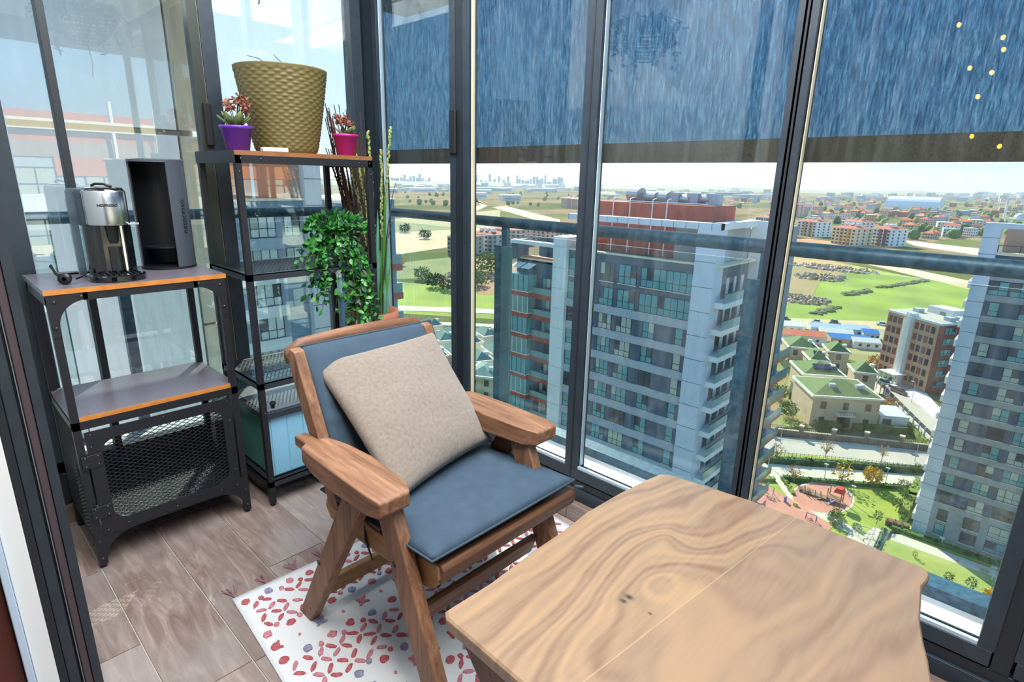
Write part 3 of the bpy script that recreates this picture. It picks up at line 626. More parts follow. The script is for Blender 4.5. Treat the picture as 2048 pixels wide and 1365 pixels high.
# ------------------------------------------------------------------ plants out there
HEDGE = M('hedge_green', '#4c6b26', .9, var=.4, vs=1.2, bump=1, bs=2); TRK = M('trunk_grey', '#7d6f5e', .9)
CRG = [M('crown_green', '#56742c', .9, var=.35, vs=1), M('crown_yellow', '#d0a91e', .9, var=.25, vs=1), M('crown_olive', '#7d8a3c', .9, var=.3, vs=1), M('crown_dark', '#3f5a2c', .9, var=.3, vs=1), M('crown_rust', '#a9762f', .9, var=.3, vs=1)]
TRR = random.Random(77)
def leafy(mb, c, rx, ry, rz, n, s, R=TRR, shell=.55):
    for k in range(n):
        v = rv(R); q = R.uniform(shell, 1); leafquad(mb, Vector(c)+Vector((v.x*rx*q, v.y*ry*q, v.z*rz*q)), rv(R), rv(R), s*R.uniform(.7, 1.3), s*.75)
def tree(p, h, cr, mt, label, kind='crown', base=None, group=None, dens=1.0, cat='tree', bare=False):
    t = thing('tree', label, cat, p, group); x, y, z = p
    hb_ = base if base is not None else h*.35
    MB().tube([(x, y, z), (x+.05, y, z+hb_), (x, y+.05, z+h*.8)], max(.05, h*.02), 6, .4).obj('trunk', TRK, t)
    if bare:
        b = MB()
        for k in range(26):
            v = rv(TRR); v.z = abs(v.z)*.9+.3; e_ = Vector((x+v.x*cr, y+v.y*cr, z+hb_+v.z*(h-hb_)*.8)); b.tube([(x, y, z+hb_*TRR.uniform(.7, 1.3)), (Vector((x, y, z+hb_))*.4+e_*.6), e_], .035, 4, .4)
        tag(b.obj('branches', M('bare_branch', '#b59a72', .9), t), kind='stuff')
    mb = MB(); leafy(mb, (x, y, z+(h+hb_)/2), cr, cr, (h-hb_)/2, int(240*dens), cr*.22)
    tag(mb.obj('crown', mt, t), kind='stuff'); return t
gp = lambda x, y: tuple(at(x, y))
tree(gp(1742, 975), 4.3, 1.9, CRG[1], 'bright yellow round tree on the hedge above the lawn', base=1.1, dens=2)
tree(gp(1681, 972), 5.2, 2.3, CRG[1], 'half-bare tree with yellow tufts between playground and yellow round tree', base=1.4, dens=.25, bare=True)
tree(gp(1587, 967), 4.0, 1.7, CRG[4], 'bare young tree with a few orange leaves by the playground path', base=1.3, dens=.18, bare=True)
tree(gp(1552, 925), 5.0, 1.6, CRG[4], 'bare street tree nearest the lamp post beside the main road', base=1.4, dens=.12, bare=True)
tree(gp(1650, 918), 4.6, 1.6, CRG[4], 'bare street tree beyond the fence, second along the main road', base=1.4, dens=.14, bare=True)
tree(gp(1762, 925), 4.2, 1.3, CRG[4], 'thin bare street tree beside the main road near the banded tower', base=1.4, dens=.1, bare=True)
for x, y, r, l in ((1830, 953, .75, 'small clipped ball tree at the path end beside the banded tower'), (1806, 978, 1.1, 'clipped ball shrub ending the long hedge'), (1803, 1003, 1.05, 'clipped ball tree on a stem, upper of three beside the sloping hedge'), (1790, 1026, 1.05, 'clipped ball tree on a stem, middle of three beside the sloping hedge'), (1752, 1052, .85, 'clipped ball tree on a stem standing alone on the lawn')):
    tree(gp(x, y), 2.9 if r < 1.1 else 1.9, r, CRG[0], l, base=1.1 if r < 1.1 else .1, dens=1)
tree(gp(1670, 1050), 2.4, 1.4, CRG[2], 'yellow-green bushy shrub at the table edge beside the curving path', base=.2, dens=2, cat='shrub')
tree(gp(1672, 1035), 1.8, .9, CRG[2], 'small pale green shrub behind the yellow-green bush', base=.2, dens=1, cat='shrub')
tree(gp(1712, 1062), 1.3, .8, CRG[0], 'low green shrub by the stair paving', base=.1, dens=1, cat='shrub')
tree(gp(1895, 1168), 1.9, .7, CRG[3], 'young olive tree on the lower lawn, first past the table edge', base=.5, dens=.9)
tree(gp(1937, 1188), 2.7, .8, CRG[3], 'young tree with a stake on the lower lawn, second past the table edge', base=.9, dens=.8)
tree(gp(1965, 1155), 1.6, .6, CRG[2], 'slim shrub beside the pale garden path near the lamp', base=.3, dens=.8, cat='shrub')
tree(gp(1912, 1130), 1.0, .35, CRG[2], 'tiny shrub beside the garden path at the tower foot', base=.2, dens=.5, cat='shrub')
tree(gp(1828, 1120), 1.6, .5, CRG[2], 'sapling at the upper end of the lower lawn', base=.4, dens=.7)
tree(gp(1985, 1205), 1.6, 1.6, CRG[1], 'orange-yellow bush low on the lawn beside the window frame', base=.1, dens=1.5, cat='shrub')
def hedge(pts, w, h, label, mt=HEDGE, px=True):
    P_ = [at(*p) for p in pts] if px else [Vector(p) for p in pts]; t = thing('hedge', label, 'hedge', P_[0])
    body = MB(); lf = MB()
    for a, b in zip(P_[:-1], P_[1:]):
        d = (b-a); L_ = d.length; d.normalize(); a2 = a-d*w*.3; b2 = b+d*w*.3; zc = Vector((0, 0, h/2)); body.bar(a2+zc, b2+zc, w*.9, h*.95)
        for k in range(int(L_*14)):
            s = Vector((-d.y, d.x, 0)); q = TRR.choice((0, 1, 1)); u = TRR.uniform(0, 1)
            p = a2.lerp(b2, u)+s*(w/2*(TRR.choice((-1, 1)) if q == 0 else TRR.uniform(-1, 1)))+Vector((0, 0, TRR.uniform(.1, h) if q == 0 else h*.98)); leafquad(lf, p, rv(TRR), rv(TRR), .32, .26)
    body.obj('hedge_body', mt, t); tag(lf.obj('hedge_leaves', mt, t), kind='stuff'); return t
hedge([(1568, 961), (1620, 966), (1700, 973), (1800, 981)], .9, 1.0, 'long clipped hedge along the path above the playground lawn')
hedge([(1565, 964), (1575, 975), (1585, 992)], .7, .8, 'short golden hedge curving down beside the playground path', CRG[2])
hedge([(1530, 926), (1620, 932), (1700, 937), (1850, 948)], 1.3, 1.4, 'dark hedge under the fence along the main road', CRG[3])
hedge([(1518, 965), (1545, 964)], 1.0, .9, 'short hedge by the climbing frame', CRG[2])
hedge([(1838, 972), (1820, 1000), (1806, 1030)], 1.7, 1.4, 'broad hedge sloping down beside the banded tower', CRG[2])
hedge([(1825, 1000), (1800, 1050)], .6, .7, 'low inner hedge beside the clipped ball trees', CRG[0])
hedge([(1775, 1052), (1810, 1062)], 1.4, 1.2, 'reddish planted hedge at the top of the stairs', M('red_shrub', '#8a4a34', .9, col2='#5c6b2a', vs=.8))
hedge([(1787, 1062), (1850, 1085), (1950, 1120), (2020, 1146)], 1.1, .9, 'hedge running along the foot of the banded tower')
hedge([(1768, 1066), (1752, 1100)], .6, .8, 'narrow hedge beside the stair paving', CRG[0])
# playground
PM = [M('play_wood', '#8a6a4a', .8), M('play_red', '#d63a24', .6), M('play_steel', '#a4a7ab', .4, .5), M('play_violet', '#6b5fa0', .6), M('play_yellow', '#d8c32a', .6)]
pg = thing('playground_tower', 'wooden climbing ship with red roof on the round red playground', 'playground', gp(1650, 1000))
c = at(1648, 1003); x, y, z = c
MB().box(x-3.2, x+.4, y-.4, y+1.0, z+.3, z+.7).obj('deck', PM[0], pg); MB().box(x+.4, x+2.6, y-.3, y+1.4, z+1.0, z+1.12).obj('deck', PM[0], pg)
for dx, dy in ((.4, -.3), (2.6, -.3), (.4, 1.4), (2.6, 1.4)): MB().box(x+dx-.07, x+dx+.07, y+dy-.07, y+dy+.07, z, z+2.9).obj('post', PM[0], pg)
for dx in (-3.1, -2.2, -1.3, -.4): MB().bar((x+dx, y-.4, z+.3), (x+dx-.3, y-.4, z+1.5+.2*dx % .5), .12, .12).obj('post', PM[0], pg)
MB().loft([[(x+1.3, y-.7, z+2.7), (x+2.9, y-.7, z+2.7), (x+2.9, y+1.0, z+2.7), (x+1.3, y+1.0, z+2.7)], [(x+1.6, y-.5, z+3.5), (x+2.6, y-.5, z+3.5), (x+2.6, y+.8, z+3.5), (x+1.6, y+.8, z+3.5)]]).obj('red_roof', PM[1], pg)
MB().bar((x+.6, y-1.6, z+.1), (x+1.6, y-.2, z+1.1), .5, .06).obj('slide', PM[3], pg)
MB().bar((x-1.6, y-1.3, z+.15), (x-.6, y-.3, z+.6), .8, .1).obj('ramp', PM[0], pg)
b_ = thing('bench', 'wooden picnic bench at the edge of the round playground', 'bench', gp(1608, 988)); q = at(1608, 988)
MB().box(q.x-.9, q.x+.9, q.y-.25, q.y+.25, q.z+.7, q.z+.78).obj('seat', PM[0], b_)
for s in (-1, 1): MB().box(q.x+s*.7-.05, q.x+s*.7+.05, q.y-.5, q.y+.5, q.z, q.z+.7).obj('leg', PM[0], b_)
def aframe(px, py, l, mt, lab, wd=2.2, h=1.9):
    q = at(px, py); t = thing('swing_frame', lab, 'playground', q)
    for s in (0, 1):
        for k in (-1, 1): MB().bar((q.x+s*wd, q.y+k*.5, q.z), (q.x+s*wd, q.y, q.z+h), .08, .08).obj('leg', mt, t)
    MB().bar((q.x, q.y, q.z+h), (q.x+wd, q.y, q.z+h), .08, .08).obj('top_bar', mt, t)
    MB().bar((q.x+wd*.5, q.y, q.z+h), (q.x+wd*.5, q.y, q.z+.6), .03, .03).obj('hanger', mt, t); MB().box(q.x+wd*.5-.25, q.x+wd*.5+.25, q.y-.12, q.y+.12, q.z+.5, q.z+.58).obj('seat', mt, t)
aframe(1521, 985, 2, PM[2], 'small steel swing frame by the short hedge'); aframe(1611, 1040, 2, PM[3], 'violet exercise frame on the lower play court', 1.6, 1.4); aframe(1534, 1000, 2, PM[0], 'low wooden balance frame on the play court', 1.2, .8)
yt = thing('spring_rider', 'small yellow and violet spring rider between court and path', 'playground', gp(1590, 1015)); q = at(1590, 1015)
MB().box(q.x-.4, q.x+.4, q.y-.15, q.y+.15, q.z+.3, q.z+.9).obj('body', PM[4], yt); MB().box(q.x-1.9, q.x-1.6, q.y-.3, q.y+.3, q.z, q.z+1.3).obj('panel', PM[3], yt); MB().cyl(tuple(q), .1, 0, .3, 8).obj('spring', PM[2], yt)
gt = thing('garden_arch', 'round steel arch with glass sides at the stair head beside the table edge', 'arch', gp(1727, 1078)); q = at(1727, 1078)
MB().tube([(q.x+1.3*math.cos(a), q.y+1.0*math.sin(a), q.z+1.6) for a in [2*math.pi*k/20 for k in range(21)]], .06, 6).obj('ring', PM[2], gt)
for k in range(6): a = k*1.047; MB().bar((q.x+1.3*math.cos(a), q.y+math.sin(a), q.z), (q.x+1.3*math.cos(a), q.y+math.sin(a), q.z+1.6), .05, .05).obj('post', PM[2], gt)
sr = thing('stair_railing', 'pair of pale metal stair railings beside the garden arch', 'railing', gp(1752, 1080))
for (a, b) in (((1750, 1066), (1733, 1102)), ((1766, 1066), (1750, 1104))):
    p, q = at(*a), at(*b); MB().bar(p+Vector((0, 0, 1)), q+Vector((0, 0, 1)), .06, .06).obj('rail', PM[2], sr)
    for k in range(6): u = p.lerp(q, k/5); MB().bar(u, u+Vector((0, 0, 1)), .05, .05).obj('post', PM[2], sr)
# lamps
LPM = M('lamp_post_grey', '#b9bdbf', .5)
def lamp(px, py, h, lab, arm=0, hd='flat'):
    q = at(px, py); t = thing('street_lamp', lab, 'lamp', q); MB().tube([q, q+Vector((0, 0, h*.8)), q+Vector((-arm*.3, arm*.1, h)), q+Vector((-arm, arm*.2, h+.1))] if arm else [q, q+Vector((0, 0, h))], .07, 6).obj('pole', LPM, t)
    MB().box(q.x-arm-.45, q.x-arm+.25, q.y-.2, q.y+.2, q.z+h-.05, q.z+h+.15).obj('lamp_head', LPM, t)
lamp(1559, 895, 7.6, 'tall street lamp with bent arm beside the main road near the window frame', 1.0); lamp(1829, 925, 8.0, 'tall street lamp with bent arm beside the main road next to the banded tower', 1.0)
for x, y, l in ((1648, 962, 'low path lamp between the bare tree and the tufted tree'), (1770, 970, 'low path lamp right of the yellow tree'), (1702, 1008, 'low lamp at the rim of the round playground'), (1536, 935, 'slim lamp by the park path near the window frame')): lamp(x, y, 3.4, l)
lamp(1881, 1096, 1.7, 'short garden lamp at the foot of the banded tower'); lamp(1982, 1165, 2.4, 'garden lamp beside the window frame on the lower lawn')
lamp(1822, 808, 6, 'street lamp on the side street below the brick school-like block', .6)
# road fence (dark palings) and stone boundary wall
PAL = M('fence_dark', '#3f4240', .7)
fn = thing('paling_fence', 'dark metal paling fence above the roadside hedge', 'fence', gp(1530, 920)); n_ = 0
pl = [(1440, 905), (1530, 916), (1700, 931), (1870, 950)]
for a, b in zip(pl[:-1], pl[1:]):
    p, q = at(*a), at(*b); k_ = int((q-p).length/.75)
    MB().bar(p+Vector((0, 0, 1.5)), q+Vector((0, 0, 1.5)), .05, .05).obj('rail', PAL, fn)
    for k in range(k_): u = p.lerp(q, k/k_); MB().bar(u, u+Vector((0, 0, 1.75)), .06, .05).obj('paling', PAL, fn)
WSTN = M('boundary_stone', '#8a7763', .9, var=.2, vs=1.5); CAP = M('boundary_cap', '#cfc0a4', .8)
bw = thing('boundary_wall', 'low stone boundary wall with dark railings and square pillars in front of the green-roofed villas', 'wall', gp(1535, 868))
pl = [(1440, 857), (1535, 868), (1600, 876), (1665, 883), (1730, 889), (1800, 897), (1862, 904)]
for i, (a, b) in enumerate(zip(pl[:-1], pl[1:])):
    p, q = at(*a), at(*b); MB().bar(p+Vector((0, 0, .75)), q+Vector((0, 0, .75)), .4, 1.5).obj('wall_section', WSTN, bw); MB().bar(p+Vector((0, 0, 1.55)), q+Vector((0, 0, 1.55)), .5, .14).obj('coping', CAP, bw)
    MB().bar(p+Vector((0, 0, 2.4)), q+Vector((0, 0, 2.4)), .05, .06).obj('rail', PAL, bw)
    for k in range(16): u = p.lerp(q, k/16); MB().bar(u+Vector((0, 0, 1.6)), u+Vector((0, 0, 2.5)), .05, .05).obj('paling', PAL, bw)
    MB().box(q.x-.4, q.x+.4, q.y-.4, q.y+.4, q.z, q.z+2.7).obj('pillar', WSTN, bw); MB().box(q.x-.5, q.x+.5, q.y-.5, q.y+.5, q.z+2.7, q.z+3.0).obj('pillar_cap', CAP, bw)
w2 = thing('boundary_wall', 'white garden wall with dark railing running up the side street', 'wall', gp(1745, 770)); p, q = at(1745, 772), at(1872, 905)
MB().bar(p+Vector((0, 0, 1.0)), q+Vector((0, 0, 1.0)), .3, 2).obj('wall_section', TWT, w2); MB().bar(p+Vector((0, 0, 2.5)), q+Vector((0, 0, 2.5)), .15, .9).obj('railing', PAL, w2)
for k in range(14): u = p.lerp(q, k/13); MB().box(u.x-.25, u.x+.25, u.y-.25, u.y+.25, u.z, u.z+2.9).obj('pillar', TWT, w2)
hedge([(1760, 800), (1858, 902)], 1.0, 1.6, 'yellow-green hedge inside the white garden wall', CRG[2])
# ------------------------------------------------------------------ villas with green roofs
VST = M('villa_stone', '#cdb493', .85, var=.07, vs=.8); VWH = M('villa_trim', '#ece3d2', .7); VGR = M('villa_roof_green', '#62783f', .85, var=.1, vs=1.2); VGR2 = M('villa_roof_teal', '#6f8f80', .85, var=.1, vs=1.2)
SOL = M('solar_panel', '#2b3a4e', .15)
def perp(u): return Vector((u.y, -u.x, 0))
def villa(p, q, depth, h, label, roof=VGR, wall=VST, rows=2, cols=3, hip=2.2, detail=True, name='villa', sol=0, cat='building', group=None):
    u = (q-p); L_ = u.length; u.normalize(); n = perp(u)     # n points towards the viewer side
    t = thing(name, label, cat, p, group)
    def W(a, d, z): return p+u*a+n*d+Vector((0, 0, z))
    MB().obox(W(L_/2, -depth/2, h/2), (u, n, (0, 0, 1)), L_/2, depth/2, h/2).obj('wall', wall, t)
    MB().obox(W(L_/2, -depth/2, h+.15), (u, n, (0, 0, 1)), L_/2+.5, depth/2+.5, .25).obj('cornice', VWH, t)
    e = .1; b0, b1 = -e, L_+e; c0, c1 = e, -depth-e; z = h+.4; i = min(L_, depth)/2
    if L_ >= depth: r1, r2 = W(i, -depth/2, z+hip), W(L_-i, -depth/2, z+hip)
    else: r1, r2 = W(L_/2, -i, z+hip), W(L_/2, -(depth-i), z+hip)
    A, B, C_, D = W(b0, c0, z), W(b1, c0, z), W(b1, c1, z), W(b0, c1, z)
    fs = [(0, 1, 5, 4), (1, 2, 5), (2, 3, 4, 5), (3, 0, 4), (3, 2, 1, 0)] if L_ >= depth else [(0, 1, 4), (1, 2, 5, 4), (2, 3, 5), (3, 0, 4, 5), (3, 2, 1, 0)]
    rf = MB().add([A, B, C_, D, r1, r2], fs).obj('roof', roof, t)
    for k in range(sol): MB().obox(W(L_*.35+1.5*k, -depth*.25, z+hip*.62), (u, (n+Vector((0, 0, -hip/(depth/2)))).normalized(), (n*(hip/(depth/2))+Vector((0, 0, 1))).normalized()), .65, 1.0, .12).obj('solar_panel', SOL, rf)
    if detail:
        F = facade(p, u, n); F2 = facade(p+n*0, -n, -u)
        for r in range(rows):
            for c in range(cols):
                a = L_*(c+.5)/cols; z0 = .9+r*(h/rows); win(F, t, a-.6, a+.6, z0, z0+1.7, 1, False, TDARK, .06)
        MB().obox(W(L_*.8, -depth*.3, z+hip*.45), (u, n, (0, 0, 1)), .5, .5, .9).obj('chimney', VWH, t)
    return t
p, q = at(1617, 853), at(1750, 862)
V0 = villa(p, q, 13, 7.6, 'stone-faced villa with green hipped roof and small front balcony behind the boundary wall', cols=3)
u = (q-p).normalized(); n = perp(u); F = facade(p, u, n); L_ = (q-p).length
F(L_/2-1.9, L_/2+1.9, 3.4, 3.7, 0, 1.3).obj('balcony_slab', VWH, V0); F(L_/2-1.9, L_/2+1.9, 4.5, 4.58, 1.2, 1.28).obj('balcony_rail', PAL, V0)
for k in range(10): F(L_/2-1.85+.4*k, L_/2-1.8+.4*k, 3.7, 4.5, 1.2, 1.25).obj('baluster', PAL, V0)
F(L_/2-1.5, L_/2+1.5, 0, 2.8, -.1, .1).obj('entrance', TDARK, V0)
for a in (L_*.3, L_*.7): F(a, a+1.4, 9.0, 9.8, -4, -3).obj('roof_unit', LPM, V0)
ax = thing('annex', 'flat white-roofed garage annex beside the stone-faced villa', 'building', at(1755, 858)); p2, q2 = at(1757, 856), at(1812, 861)
u2 = (q2-p2).normalized(); n2 = perp(u2); F = facade(p2, u2, n2); w_ = (q2-p2).length
F(0, w_, 0, 3.0, -7, 0).obj('wall', TWT, ax); F(-.2, w_+.2, 3.0, 3.25, -7.2, .2).obj('flat_roof', M('roof_pale_blue', '#cfdbe6', .5), ax); F(.5, w_*.4, .4, 2.4, 0, .08).obj('garage_door', TDARK, ax)
villa(at(1600, 800), at(1680, 806), 11, 7, 'villa with solar panels on its green roof, behind the stone-faced villa', sol=4, cols=2)
villa(at(1702, 790), at(1745, 795), 7, 6.4, 'small gabled villa with green roof, right behind the solar-panel villa', cols=1)
villa(at(1572, 735), at(1628, 740), 10, 6.5, 'villa with green roof nearest the orange-roofed shed', cols=2)
villa(at(1652, 742), at(1692, 746), 8, 6, 'villa with dark recessed terrace and green roof beside the shrubby yard', cols=1)
villa(at(1615, 762), at(1650, 765), 8, 6.2, 'villa with two solar panels, between the orange shed and the stone-faced villa', sol=2, cols=1)
hedge([(1630, 856), (1678, 859)], 1.5, 1.8, 'front garden hedge left of the villa entrance'); hedge([(1708, 860), (1808, 868)], 1.5, 1.7, 'front garden hedge between villa entrance and annex')
hedge([(1560, 720), (1590, 760), (1585, 800)], 2.2, 2.2, 'dark row of bushes beside the villa nearest the shed', CRG[3])
hedge([(1700, 730), (1760, 745), (1775, 760)], 3, 1.2, 'green bank of shrubs beside the brick school-like block', CRG[0])
for x, y, l in ((1557, 800, 'bushy garden tree in the shadowed yard next to the window frame'), (1575, 838, 'round garden tree near the villa gate'), (1885, 760, 'orange-yellow tree beside the brick school-like block'), (1868, 748, 'olive tree beside the orange tree under the red brick side'), (1748, 738, 'small golden tree at the corner of the brick school-like block'), (1772, 828, 'little golden tree inside the white garden wall')):
    tree(gp(x, y), 4.5, 2.4, CRG[4] if ('orange' in l or 'golden' in l) else CRG[0], l, base=.6, dens=1.2)
# left villas behind the chair back
k = 0
LABL = ['at the road edge beside the chair back', 'behind the pillow corner', 'with a skylight, above the pillow corner', 'left of the window mullion', 'with a pale gable, right of the mullion', 'with a blue pool cover beside it', 'with two chimneys near the balustrade post', 'in the second row behind the mullion', 'in the second row near the balustrade post', 'lowest one, partly hidden by the armrest']
for (x0, y0, w_, dp) in ((862, 668, 24, 8), (880, 700, 34, 9), (905, 730, 30, 9), (868, 735, 28, 8), (938, 705, 26, 8), (968, 690, 30, 9), (952, 745, 34, 9), (900, 690, 26, 8), (985, 728, 30, 8)):
    villa(at(x0, y0+18), at(x0+w_, y0+14), dp, 5.5, 'teal-roofed villa '+LABL[k], VGR2, VWH, 1, 2, hip=1.8); k += 1
villa(at(935, 800), at(985, 806), 10, 6.5, 'teal-roofed villa '+LABL[9], VGR2, M('villa_yellow', '#cdb98a', .8), 2, 2, hip=1.6)
# ------------------------------------------------------------------ brick school-like block
SBR = M('block_brick_pink', '#c99a7b', .85, var=.06, vs=.5); SRD = M('block_brick_red', '#9a5140', .85, var=.08, vs=.5); SRF = M('block_roof', '#bdb3a2', .85, var=.08, vs=.4)
p, q = at(1752, 748), at(1848, 788); u = (q-p); L_ = u.length; u.normalize(); n = perp(u)
sc2 = thing('office_block', 'six-storey brick block with white vertical fins beside the villas', 'building', p); F = facade(p, u, n)
H_ = 19.5
F(0, L_, 0, H_, -16, 0).obj('wall', SBR, sc2); F(-.3, L_+.3, H_, H_+.6, -16.3, .2).obj('parapet', TWT, sc2); F(.5, L_-.5, H_+.55, H_+.65, -15.5, -.6).obj('roof_surface', SRF, sc2)
F(L_*.42, L_*.46, 0, H_+1.5, -1, 1.0).obj('fin', TWT, sc2); F(L_*.50, L_*.54, 0, H_+1.5, -1, 1.4).obj('fin', TWT, sc2); F(L_*.34, L_*.42, .5, H_-.5, 0, .3).obj('white_panel', VWH, sc2); F(L_*.46, L_*.50, 0, H_, -.2, .3).obj('glass_strip', TDARK, sc2)
for r in range(6):
    for c in range(4):
        for a0 in (L_*.03, L_*.57): a = a0+L_*.082*c*1.25; win(F, sc2, a, a+1.1, 1.6+3.05*r, 3.4+3.05*r, 1, False, TDARK if c % 2 else SRD, .05)
F2 = facade(q, -n, u)
F2(0, 16, 0, H_, 0, .08).obj('side_wall', SRD, sc2)
for r in range(6):
    for a in (2, 8.5): win(F2, sc2, a, a+3.4, 1.6+3.05*r, 3.5+3.05*r, 3, False, TTEAL, .12)
F(L_*.3, L_*.62, 3.0, 3.4, .1, 4.5).obj('entrance_canopy', TWT, sc2)
for a in (.31, .4, .5, .61): F(L_*a-.15, L_*a+.15, 0, 3.0, 4.0, 4.3).obj('canopy_post', TWT, sc2)
for a, d in ((3, -6), (8, -10), (14, -5), (17, -11), (L_-3, -8)): F(a, a+2, H_+.6, H_+1.7, d-1, d+1).obj('roof_unit', LPM, sc2)
F(4, 12, H_+.6, H_+2.6, -14, -9).obj('roof_house', TWT, sc2)
# sheds
def shed(px, py, wpx, dp, h, wall, roof, label, name='shed', ang=0):
    p, q = at(px, py), at(px+wpx, py+wpx*.085); u = (q-p).normalized(); n = perp(u); t = thing(name, label, 'building', p); F = facade(p, u, n); w_ = (q-p).length
    F(0, w_, 0, h, -dp, 0).obj('wall', wall, t)
    a, b, c, d = p+Vector((0, 0, h))+n*.4, q+Vector((0, 0, h))+n*.4, q+Vector((0, 0, h))-n*(dp+.4), p+Vector((0, 0, h))-n*(dp+.4); m_ = Vector((0, 0, 1.1))-n*(dp/2+.4)
    MB().add([a, b, c, d, a+m_, b+m_], [(0, 1, 5, 4), (1, 2, 5), (2, 3, 4, 5), (3, 0, 4), (3, 2, 1, 0)]).obj('roof', roof, t)
    for k in range(3): F(w_*(.2+.3*k), w_*(.2+.3*k)+.9, 1.0, 1.9, 0, .05).obj('window', TDARK, t)
    return t
RORG = M('roof_orange', '#cf6a3e', .8, var=.08, vs=1); RBLU = M('roof_blue', '#3f7fc0', .5, var=.1, vs=1); RPAL = M('roof_sheet_pale', '#b9c9d4', .5, var=.1, vs=1); RWHT = M('roof_white', '#e4e0d6', .6)
shed(1548, 683, 104, 9, 3, TWT, RORG, 'long white shed with orange roof beyond the villas'); shed(1660, 690, 80, 7, 2.6, VST, RBLU, 'low shed with bright blue roof right of the orange-roofed shed'); shed(1705, 697, 55, 5, 2.6, TWT, RWHT, 'white container shed in front of the blue-roofed shed')
shed(1556, 664, 48, 8, 2.8, TWT, RWHT, 'white-roofed barrack nearest the window frame by the sand track'); shed(1620, 668, 62, 7, 2.8, TWT, RPAL, 'pale barrack behind the orange-roofed shed'); shed(1690, 672, 50, 7, 2.8, RPAL, RPAL, 'pale blue barrack with sheet roof left of the brick block'); shed(1640, 676, 66, 5, 2.4, TWT, VWH, 'cream barrack between the pale barrack and the blue-roofed shed'); shed(1725, 680, 32, 6, 2.6, RPAL, RBLU, 'small blue barrack touching the brick block')
tk = thing('water_tank', 'pair of bright blue water tanks between the sheds', 'tank', at(1612, 672)); q = at(1612, 672)
for s in (0, 1.9): MB().cyl((q.x+s, q.y, q.z), .85, 0, 2.6, 16).obj('tank_body', M('tank_blue', '#1d4fc0', .4), tk)
# cars
CARM = [M('car_white', '#e6e6e4', .25), M('car_blue_grey', '#6f8fa3', .3), M('car_dark', '#3a4048', .3), M('car_red_grey', '#6a5258', .3)]
def car(px, py, m_, label, van=0, ang=0.1):
    q = at(px, py); t = thing('car', label, 'car', q); c, s = math.cos(ang), math.sin(ang); u = Vector((c, s, 0)); n = Vector((-s, c, 0)); Z = Vector((0, 0, 1))
    MB().obox(q+Z*.65, (u, n, Z), 2.1, .85, .38).obj('body', m_, t, bevel=.15)
    h = .55 if van else .35; a = q+Z*1.0; prof = [(-1.6 if van else -1.3, 0), (1.3, 0), (.7, 2*h), (-1.4 if van else -.8, 2*h)]
    MB().extr([a+u*x+Z*z-n*.75 for x, z in prof], n*1.5).obj('cabin', TDARK, t); MB().obox(a+Z*(2*h+.03)-u*.15, (u, n, Z), .75, .72, .04).obj('car_roof', m_, t)
    for sx in (-1.3, 1.3):
        for sy in (-.8, .8): c0 = q+u*sx+n*sy+Z*.32; MB().tube([c0-n*.1, c0+n*.1], .32, 12).obj('wheel', GASKET, t)
car(1633, 647, CARM[0], 'white car parked on the sand track beyond the sheds'); car(1669, 650, CARM[1], 'blue-grey van parked on the sand track beyond the sheds', 1); car(1764, 652, CARM[0], 'white car on the sand track right behind the brick block'); car(1570, 642, CARM[2], 'dark car on the sand track beside the window frame'); car(1558, 643, CARM[1], 'grey car half hidden by the window frame on the sand track')
car(1767, 770, CARM[1], 'grey car parked at the entrance of the brick block', ang=-.6); car(1786, 783, CARM[0], 'white car parked below the brick block', ang=-.6); car(1797, 788, CARM[3], 'dark red car parked beside the white car below the brick block', ang=-.6)
# rubble and earth banks
RUB = M('rubble', '#b39a82', .95, var=.3, vs=.5); BANK = M('bush_bank', '#848050', .95, var=.35, vs=.3)
def rubble(px, py, rx, ry, n_, label, mt=RUB, s=1.6, hh=1.4):
    c = at(px, py); t = thing('rubble_heap', label, 'rubble', c); mb = MB()
    for k in range(n_):
        a = TRR.uniform(0, 6.28); r = TRR.random()**.6; q = c+Vector((math.cos(a)*rx*r, math.sin(a)*ry*r, 0)); z = hh*(1-r)*TRR.uniform(.3, 1)
        ax_ = (rv(TRR), rv(TRR)); x_ = ax_[0]; y_ = x_.cross(ax_[1]).normalized(); mb.obox(q+Vector((0, 0, z)), (x_, y_, x_.cross(y_)), s*TRR.uniform(.3, 1), s*TRR.uniform(.3, .9), s*TRR.uniform(.2, .6))
    tag(mb.obj('rubble_stones', mt, t), kind='stuff')
rubble(1665, 538, 28, 14, 190, 'stone rubble heap on bare earth at the upper edge of the green meadow'); rubble(1590, 598, 17, 13, 150, 'stone rubble heap beside the window frame on the meadow', s=1.2); rubble(1640, 556, 14, 16, 90, 'smaller rubble heap below the upper stone heap')
rubble(950, 560, 14, 16, 90, 'pale rubble heap beyond the left meadow', s=1.0); rubble(905, 552, 8, 16, 70, 'grey rubble and debris near the yellow bushes left of the mullion', s=.9)
def bank(pts, w, h, label, mt=BANK):
    P_ = [at(*p) for p in pts]; t = thing('shrub_bank', label, 'shrub', P_[0]); mb = MB()
    for a, b in zip(P_[:-1], P_[1:]):
        n_ = int((b-a).length/w*5)+4
        for k in range(n_): p = a.lerp(b, TRR.random()); mb.ball((p.x+TRR.uniform(-w, w)*.5, p.y+TRR.uniform(-w, w)*.5, p.z+h*.1), TRR.uniform(.5, 1)*h, 6, (1.5, 1, .8))
    tag(mb.obj('shrubs', mt, t), kind='stuff')
